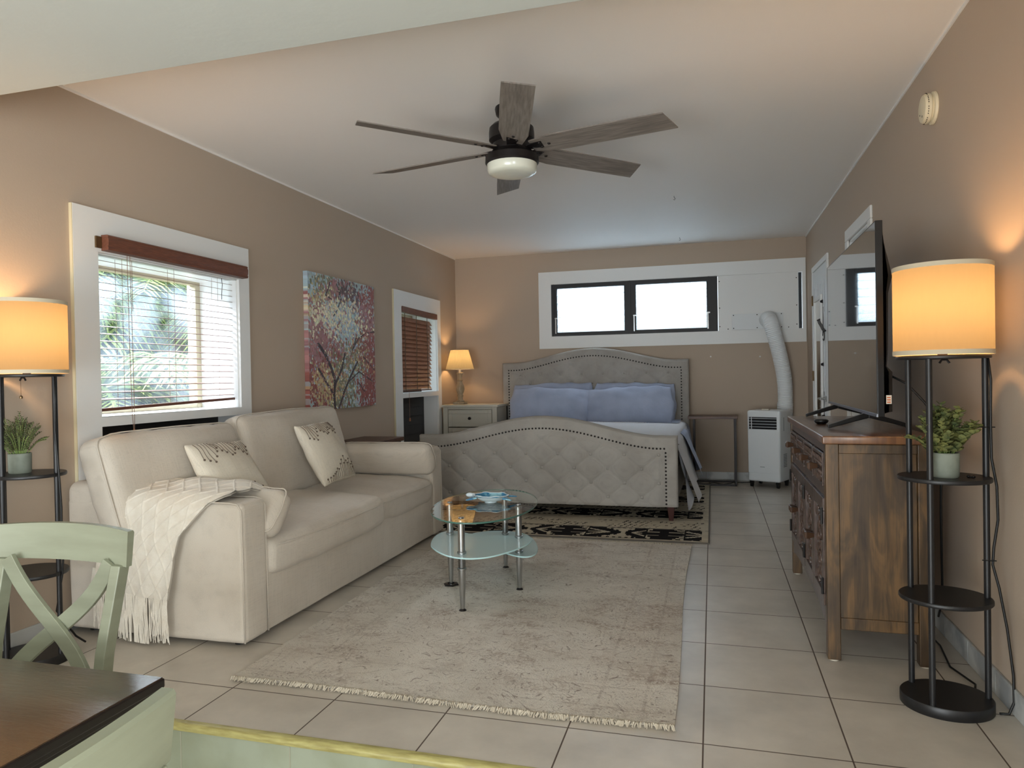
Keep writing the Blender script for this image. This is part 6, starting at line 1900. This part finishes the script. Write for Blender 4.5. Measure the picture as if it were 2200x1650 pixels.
# ------------------------------------------------------------------ canvas painting
pt = thing('canvas_painting', 'unframed canvas of red and gold autumn trees on pale blue, left wall', 'painting', (XL, 5.475, 1.525))
PY0, PY1, PZ0, PZ1, PT = 4.925, 6.055, 0.975, 2.077, 0.042
nu, nv = 240, 234
rs = np.random.RandomState(21)
can = np.zeros((nv, nu, 3)); srgb = lambda r, g, b: np.array(S(r, g, b)[:3])
vv, uu = np.meshgrid((np.arange(nv) + .5) / nv, (np.arange(nu) + .5) / nu, indexing='ij')   # v 0 bottom .. 1 top
base = srgb(152, 178, 186)
can[:] = base
nz = smoothn((nv, nu), 9, 3); nz2 = smoothn((nv, nu), 20, 4)
can = can * (0.8 + 0.4 * nz[..., None]); can = can * (1 - 0.35 * nz2[..., None]) + srgb(150, 168, 150) * 0.35 * nz2[..., None]
def blob(u0, v0, su, sv, col, n, size, asp=1.35, spread=0.25, tilt=0.6):
    size = size * 0.85
    for _ in range(int(n * 1.5)):
        u = rs.normal(u0, su * 1.1); v = rs.normal(v0, sv * 1.1)
        if not (0 <= u < 1 and 0 <= v < 1): continue
        c = np.clip(np.array(col) * (1 + rs.uniform(-spread, spread)), 0, 1) * np.array([1 + rs.uniform(-.12, .12), 1 + rs.uniform(-.12, .12), 1 + rs.uniform(-.12, .12)])
        sz = size * rs.uniform(.5, 1.3); a = rs.uniform(-tilt, tilt) + .25
        cx, cy = int(u * nu), int(v * nv); r = int(sz * asp) + 1
        x0, x1, y0, y1 = max(0, cx - r), min(nu, cx + r + 1), max(0, cy - r), min(nv, cy + r + 1)
        X, Y = np.meshgrid(np.arange(x0, x1) - cx, np.arange(y0, y1) - cy)
        xr = X * np.cos(a) + Y * np.sin(a); yr = -X * np.sin(a) + Y * np.cos(a)
        m = (xr / sz) ** 2 + (yr / (sz * asp)) ** 2 < 1
        can[y0:y1, x0:x1][m] = c
red, rose, rust, gold, cream_, plum, olive, sky = srgb(150, 66, 58), srgb(162, 104, 106), srgb(148, 84, 60), srgb(190, 164, 104), srgb(222, 214, 178), srgb(96, 70, 76), srgb(126, 126, 94), srgb(158, 184, 194)
for (u0, v0, su, sv, c, n, s) in ((.08, .93, .1, .06, sky, 160, 4), (.30, .90, .14, .05, olive, 160, 3.2), (.45, .85, .12, .07, rose, 260, 3), (.62, .83, .10, .07, plum, 240, 2.8), (.15, .72, .14, .07, gold, 220, 3), (.25, .66, .16, .07, rose, 260, 3),
                                  (.92, .80, .07, .10, red, 260, 3), (.85, .70, .12, .07, rose, 240, 3), (.80, .60, .14, .05, rose, 260, 3.2), (.70, .52, .16, .07, cream_, 160, 2.6), (.42, .68, .20, .08, cream_, 330, 2.6), (.30, .60, .14, .07, cream_, 260, 2.8),
                                  (.50, .62, .10, .10, sky, 200, 3.2), (.55, .45, .08, .12, sky, 260, 3.4), (.20, .40, .14, .09, rose, 520, 3.2), (.22, .32, .16, .08, red, 300, 2.8), (.12, .45, .08, .1, rose, 200, 3), (.80, .36, .12, .10, rust, 460, 2.8),
                                  (.93, .28, .07, .14, red, 520, 3.2), (.70, .30, .12, .08, gold, 240, 2.6), (.55, .28, .14, .08, olive, 320, 2.8), (.60, .14, .14, .08, sky, 300, 3.4), (.40, .12, .14, .08, olive, 300, 3), (.12, .12, .10, .10, red, 300, 3),
                                  (.25, .18, .14, .08, gold, 240, 2.8), (.85, .10, .10, .08, sky, 160, 3), (.88, .14, .09, .08, red, 240, 3), (.5, .5, .35, .35, cream_, 160, 1.6), (.5, .5, .35, .35, sky, 240, 1.8), (.5, .4, .35, .3, red, 100, 1.6)):
    blob(u0, v0, su, sv, c, n, s)
def branch(p, w, col=srgb(58, 46, 54)):
    for (a, b) in zip(p, p[1:]):
        L_ = int(hypot((b[0] - a[0]) * nu, (b[1] - a[1]) * nv)) + 1
        for i in range(L_):
            f = i / L_; x = (a[0] + (b[0] - a[0]) * f) * nu + rs.uniform(-.5, .5); y = (a[1] + (b[1] - a[1]) * f) * nv
            ww = max(0, int(round(w)))
            x0 = int(x); y0 = int(y)
            can[max(0, y0):y0 + 1 + ww // 2, max(0, x0 - ww // 2):x0 + 1 + ww // 2] = col * rs.uniform(.7, 1.3)
branch([(.34, 0), (.33, .10), (.35, .2), (.30, .30), (.22, .40), (.12, .48)], 7); branch([(.35, .18), (.45, .30), (.5, .42)], 4); branch([(.40, 0), (.48, .12), (.58, .24), (.70, .36)], 5)
branch([(.33, .1), (.22, .2), (.12, .3)], 4); branch([(.55, .2), (.72, .28), (.95, .20)], 3); branch([(.98, .30), (.80, .40)], 3); branch([(.40, .95), (.46, .85), (.40, .75), (.34, .70)], 3)
branch([(.30, .95), (.24, .85), (.34, .82)], 2); branch([(1, .62), (.85, .60), (.72, .55), (.62, .45)], 2); branch([(.62, .45), (.70, .58)], 2); branch([(.8, .12), (.7, .2)], 2)
blob(.42, .70, .16, .07, cream_, 160, 2.2); blob(.5, .45, .38, .38, cream_, 120, 1.4); blob(.3, .3, .2, .2, rose, 160, 1.5); blob(.90, .3, .08, .16, red, 160, 2)
_g = can.mean(axis=2, keepdims=True); can = np.clip((can * 0.74 + _g * 0.26) * 1.12 + 0.012, 0, 1)
# mesh: front face grid + wrapped sides
V = []; 
for j in range(nv + 1):
    for i in range(nu + 1):
        V.append((XL + PT + 0.0006 * 0, PY0 + (PY1 - PY0) * i / nu, PZ0 + (PZ1 - PZ0) * j / nv))
F = []; cols = []
w = nu + 1
for j in range(nv):
    for i in range(nu):
        F.append((j * w + i, j * w + i + 1, (j + 1) * w + i + 1, (j + 1) * w + i)); cols.append(can[j, i])
b0 = len(V)
# near and far sides (wrapped picture), top, bottom
def side(pa, pb, colf, n):
    global V
    s0 = len(V)
    for i in range(n + 1):
        a = pa(i / n); V.append(a); V.append((XL + 0.002, a[1], a[2]))
    for i in range(n):
        F.append((s0 + 2 * i, s0 + 2 * i + 2, s0 + 2 * i + 3, s0 + 2 * i + 1)); cols.append(colf(i / n))
side(lambda f: (XL + PT, PY0, PZ0 + (PZ1 - PZ0) * f), None, lambda f: (can[int(f * (nv - 1)), 1] * 0.5 + can[int((int(f * 14) / 14) * (nv - 1)), 3] * 0.5), 90)
side(lambda f: (XL + PT, PY1, PZ0 + (PZ1 - PZ0) * f), None, lambda f: can[int(f * (nv - 1)), nu - 2], 60)
side(lambda f: (XL + PT, PY0 + (PY1 - PY0) * f, PZ1), None, lambda f: can[nv - 2, int(f * (nu - 1))], 60)
side(lambda f: (XL + PT, PY0 + (PY1 - PY0) * f, PZ0), None, lambda f: can[1, int(f * (nu - 1))], 60)
mb = MB(); mb.v = [tuple(map(float, p)) for p in V]; mb.f = F; mb.mi = [0] * len(F)
o = mb.build('canvas', M['paint'], pt)
# recalc_face_normals keeps face order, so colours stay aligned
setcol(o, np.array(cols))

# ------------------------------------------------------------------ dark side table behind the sofa end
dt = thing('end_table', 'dark brown wooden end table tucked between sofa, wall and bed foot', 'table', (-2.82, 5.62, 0.0))
MB().box(-3.055, -2.66, 5.27, 5.84, 0.665, 0.70).build('top', M['walnut'], dt, bevel=0.004)
for x in (-3.03, -2.72):
    for y in (5.30, 5.78): MB().box(x, x + 0.04, y, y + 0.04, 0, 0.665).build('leg', M['tableedge'], dt)
MB().box(-3.04, -2.68, 5.29, 5.82, 0.58, 0.665).build('apron', M['tableedge'], dt)

# ------------------------------------------------------------------ dining table and cross back chairs
dn = thing('dining_table', 'dark polished wooden dining table in the lower left foreground', 'table', (-2.0, 0.95, ZLOW))
TX0, TX1, TY0, TY1, TZ = -2.75, -1.318, 0.35, 1.452, 0.49
MB().box(TX0 + 0.004, TX1 - 0.004, TY0 + 0.004, TY1 - 0.004, TZ - 0.004, TZ).build('table_top', M['tabletop'], dn, bevel=0.001)
mb = MB().box(TX0, TX1, TY0, TY1, TZ - 0.026, TZ - 0.003)
mb.box(TX0 + 0.006, TX1 - 0.006, TY0 + 0.006, TY1 - 0.006, TZ - 0.040, TZ - 0.023)
mb.box(TX0 + 0.03, TX1 - 0.03, TY0 + 0.03, TY1 - 0.03, TZ - 0.050, TZ - 0.040)
mb.build('moulded_edge', M['tableedge'], dn, bevel=0.004)
MB().box(TX0 + 0.045, TX1 - 0.045, TY0 + 0.045, TY1 - 0.045, TZ - 0.17, TZ - 0.05).build('apron', M['tableedge'], dn)
for x in (TX0 + 0.08, TX1 - 0.15):
    for y in (TY0 + 0.08, TY1 - 0.15):
        MB().hexa([(x + 0.015, y + 0.015, ZLOW), (x + 0.055, y + 0.015, ZLOW), (x + 0.055, y + 0.055, ZLOW), (x + 0.015, y + 0.055, ZLOW)], [(x, y, TZ - 0.05), (x + 0.07, y, TZ - 0.05), (x + 0.07, y + 0.07, TZ - 0.05), (x, y + 0.07, TZ - 0.05)]).build('leg', M['tableedge'], dn, bevel=0.003)

def chair(label, loc, rz):
    """local: seat front towards -y, back at +y; floor at 0"""
    t = thing('dining_chair', label, 'chair', loc, rz, group='sage green dining chairs'); t.scale = (1.05, 1.05, 1.05)
    W_ = 0.235; yb = 0.20
    def rail(u, v, k):
        # u across, v up; curved rail, concave to the sitter
        x = -W_ - 0.012 + 2 * (W_ + 0.012) * u
        cv = 0.035 * (1 - (2 * u - 1) ** 2)
        return x, cv
    mb = MB(); n = 22; z0, z1 = 0.885, 0.985; th = 0.028
    ring = []
    for i in range(n + 1):
        x, c_ = rail(i / n, 0, 0); y = yb + 0.055 + c_
        arch = 0.008 * (1 - (2 * i / n - 1) ** 2)
        ring.append([(x, y, z0), (x, y - 0.004 + 0.012, z1 - 0.006 + arch), (x, y + 0.008, z1 + arch), (x, y + th, z1 + arch), (x, y + th + 0.004, z1 - 0.006 + arch), (x, y + th - 0.008, z0)])
    vs = [q for r_ in ring for q in r_]; m = 6; fs = []
    for i in range(n):
        for k in range(m): fs.append((i * m + k, i * m + (k + 1) % m, (i + 1) * m + (k + 1) % m, (i + 1) * m + k))
    fs += [tuple(range(m)), tuple(range((n + 1) * m - 1, n * m - 1, -1))]
    mb.add(vs, fs); mb.build('top_rail', M['sage'], t, smooth=True, autos=35, local=True)
    for s in (-1, 1):
        mb = MB()
        xs_, xe = s * (W_ - 0.018), s * (W_ - 0.030)
        P = [(s * (W_ - 0.030), yb + 0.06, 0.0), (s * (W_ - 0.032), yb + 0.0, 0.25), (s * (W_ - 0.034), yb - 0.01, 0.45), (s * (W_ - 0.030), yb + 0.015, 0.65), (s * (W_ - 0.022), yb + 0.068, 0.888)]
        hw = 0.017; hd = 0.019
        vs = []
        for p in P:
            vs += [(p[0] - hw, p[1] - hd, p[2]), (p[0] + hw, p[1] - hd, p[2]), (p[0] + hw, p[1] + hd, p[2]), (p[0] - hw, p[1] + hd, p[2])]
        fs = [(0, 3, 2, 1), (16, 17, 18, 19)]
        for i in range(4):
            for k in range(4): fs.append((i * 4 + k, i * 4 + (k + 1) % 4, (i + 1) * 4 + (k + 1) % 4, (i + 1) * 4 + k))
        mb.add(vs, fs); mb.build('leg', M['sage'], t, bevel=0.003, local=True)
        MB().hexa([(s * 0.19 - 0.016, -0.20, 0), (s * 0.19 + 0.016, -0.20, 0), (s * 0.19 + 0.016, -0.17, 0), (s * 0.19 - 0.016, -0.17, 0)],
                  [(s * 0.19 - 0.020, -0.205, 0.43), (s * 0.19 + 0.020, -0.205, 0.43), (s * 0.19 + 0.020, -0.165, 0.43), (s * 0.19 - 0.020, -0.165, 0.43)]).build('leg', M['sage'], t, bevel=0.003, local=True)
    # curved crossing slats
    for s in (-1, 1):
        mb = MB(); n = 18; vs = []
        for i in range(n + 1):
            f = i / n
            z = 0.50 + (0.892 - 0.50) * f
            x = s * (-(W_ - 0.05) + 2 * (W_ - 0.05) * (f + 0.06 * sin(2 * pi * f) * -1))
            y = yb - 0.004 + 0.060 * f ** 1.3 + 0.028 * sin(pi * f) + (0.006 if s > 0 else -0.006)
            dx = s * 2 * (W_ - 0.05) * (1 - 0.377 * cos(2 * pi * f)); dz = 0.392
            L_ = hypot(dx, dz); px_, pz_ = -dz / L_ * 0.024, dx / L_ * 0.024
            vs += [(x - px_, y - 0.007, z - pz_), (x + px_, y - 0.007, z + pz_), (x + px_, y + 0.007, z + pz_), (x - px_, y + 0.007, z - pz_)]
        fs = [(0, 3, 2, 1), (4 * n, 4 * n + 1, 4 * n + 2, 4 * n + 3)]
        for i in range(n):
            for k in range(4): fs.append((i * 4 + k, i * 4 + (k + 1) % 4, (i + 1) * 4 + (k + 1) % 4, (i + 1) * 4 + k))
        mb.add(vs, fs); mb.build('cross_slat', M['sage'], t, bevel=0.002, local=True)
    MB().box(-W_ + 0.03, W_ - 0.03, yb - 0.012, yb + 0.012, 0.475, 0.51).build('lower_rail', M['sage'], t, bevel=0.003, local=True)
    mb = MB()
    rcube(mb, 0.23, 0.22, 0.016, 0.012, 8, lambda p, n_: p + Vector((0, 0, -0.012 * (1 - (p.x / 0.23) ** 2) if p.z > 0 else 0)), (0, -0.01, 0.446))
    mb.build('seat', M['sage'], t, smooth=True, local=True)
    mb = MB(); frame_boxes(mb, 'z', 0, 0, 0, 0, 0, 0, 0) if False else None
    mb.box(-0.20, 0.20, -0.20, -0.18, 0.37, 0.43); mb.box(-0.205, -0.185, -0.19, 0.18, 0.37, 0.43); mb.box(0.185, 0.205, -0.19, 0.18, 0.37, 0.43)
    mb.build('seat_frame', M['sage'], t, local=True)
    mb = MB()
    for s in (-1, 1): mb.cyl((s * 0.19, -0.185, 0.18), (s * 0.203, 0.22, 0.18), 0.011, n=10)
    mb.cyl((-0.195, 0.02, 0.18), (0.195, 0.02, 0.18), 0.011, n=10)
    mb.build('stretcher', M['sage'], t, smooth=True, local=True)
    return t
chair('sage green cross back chair standing behind the dark dining table', (-1.955, 1.455, ZLOW), 0.0)
chair('sage green chair right of the dark dining table, only its top rail showing', (-1.058, 0.595, ZLOW), radians(-90))
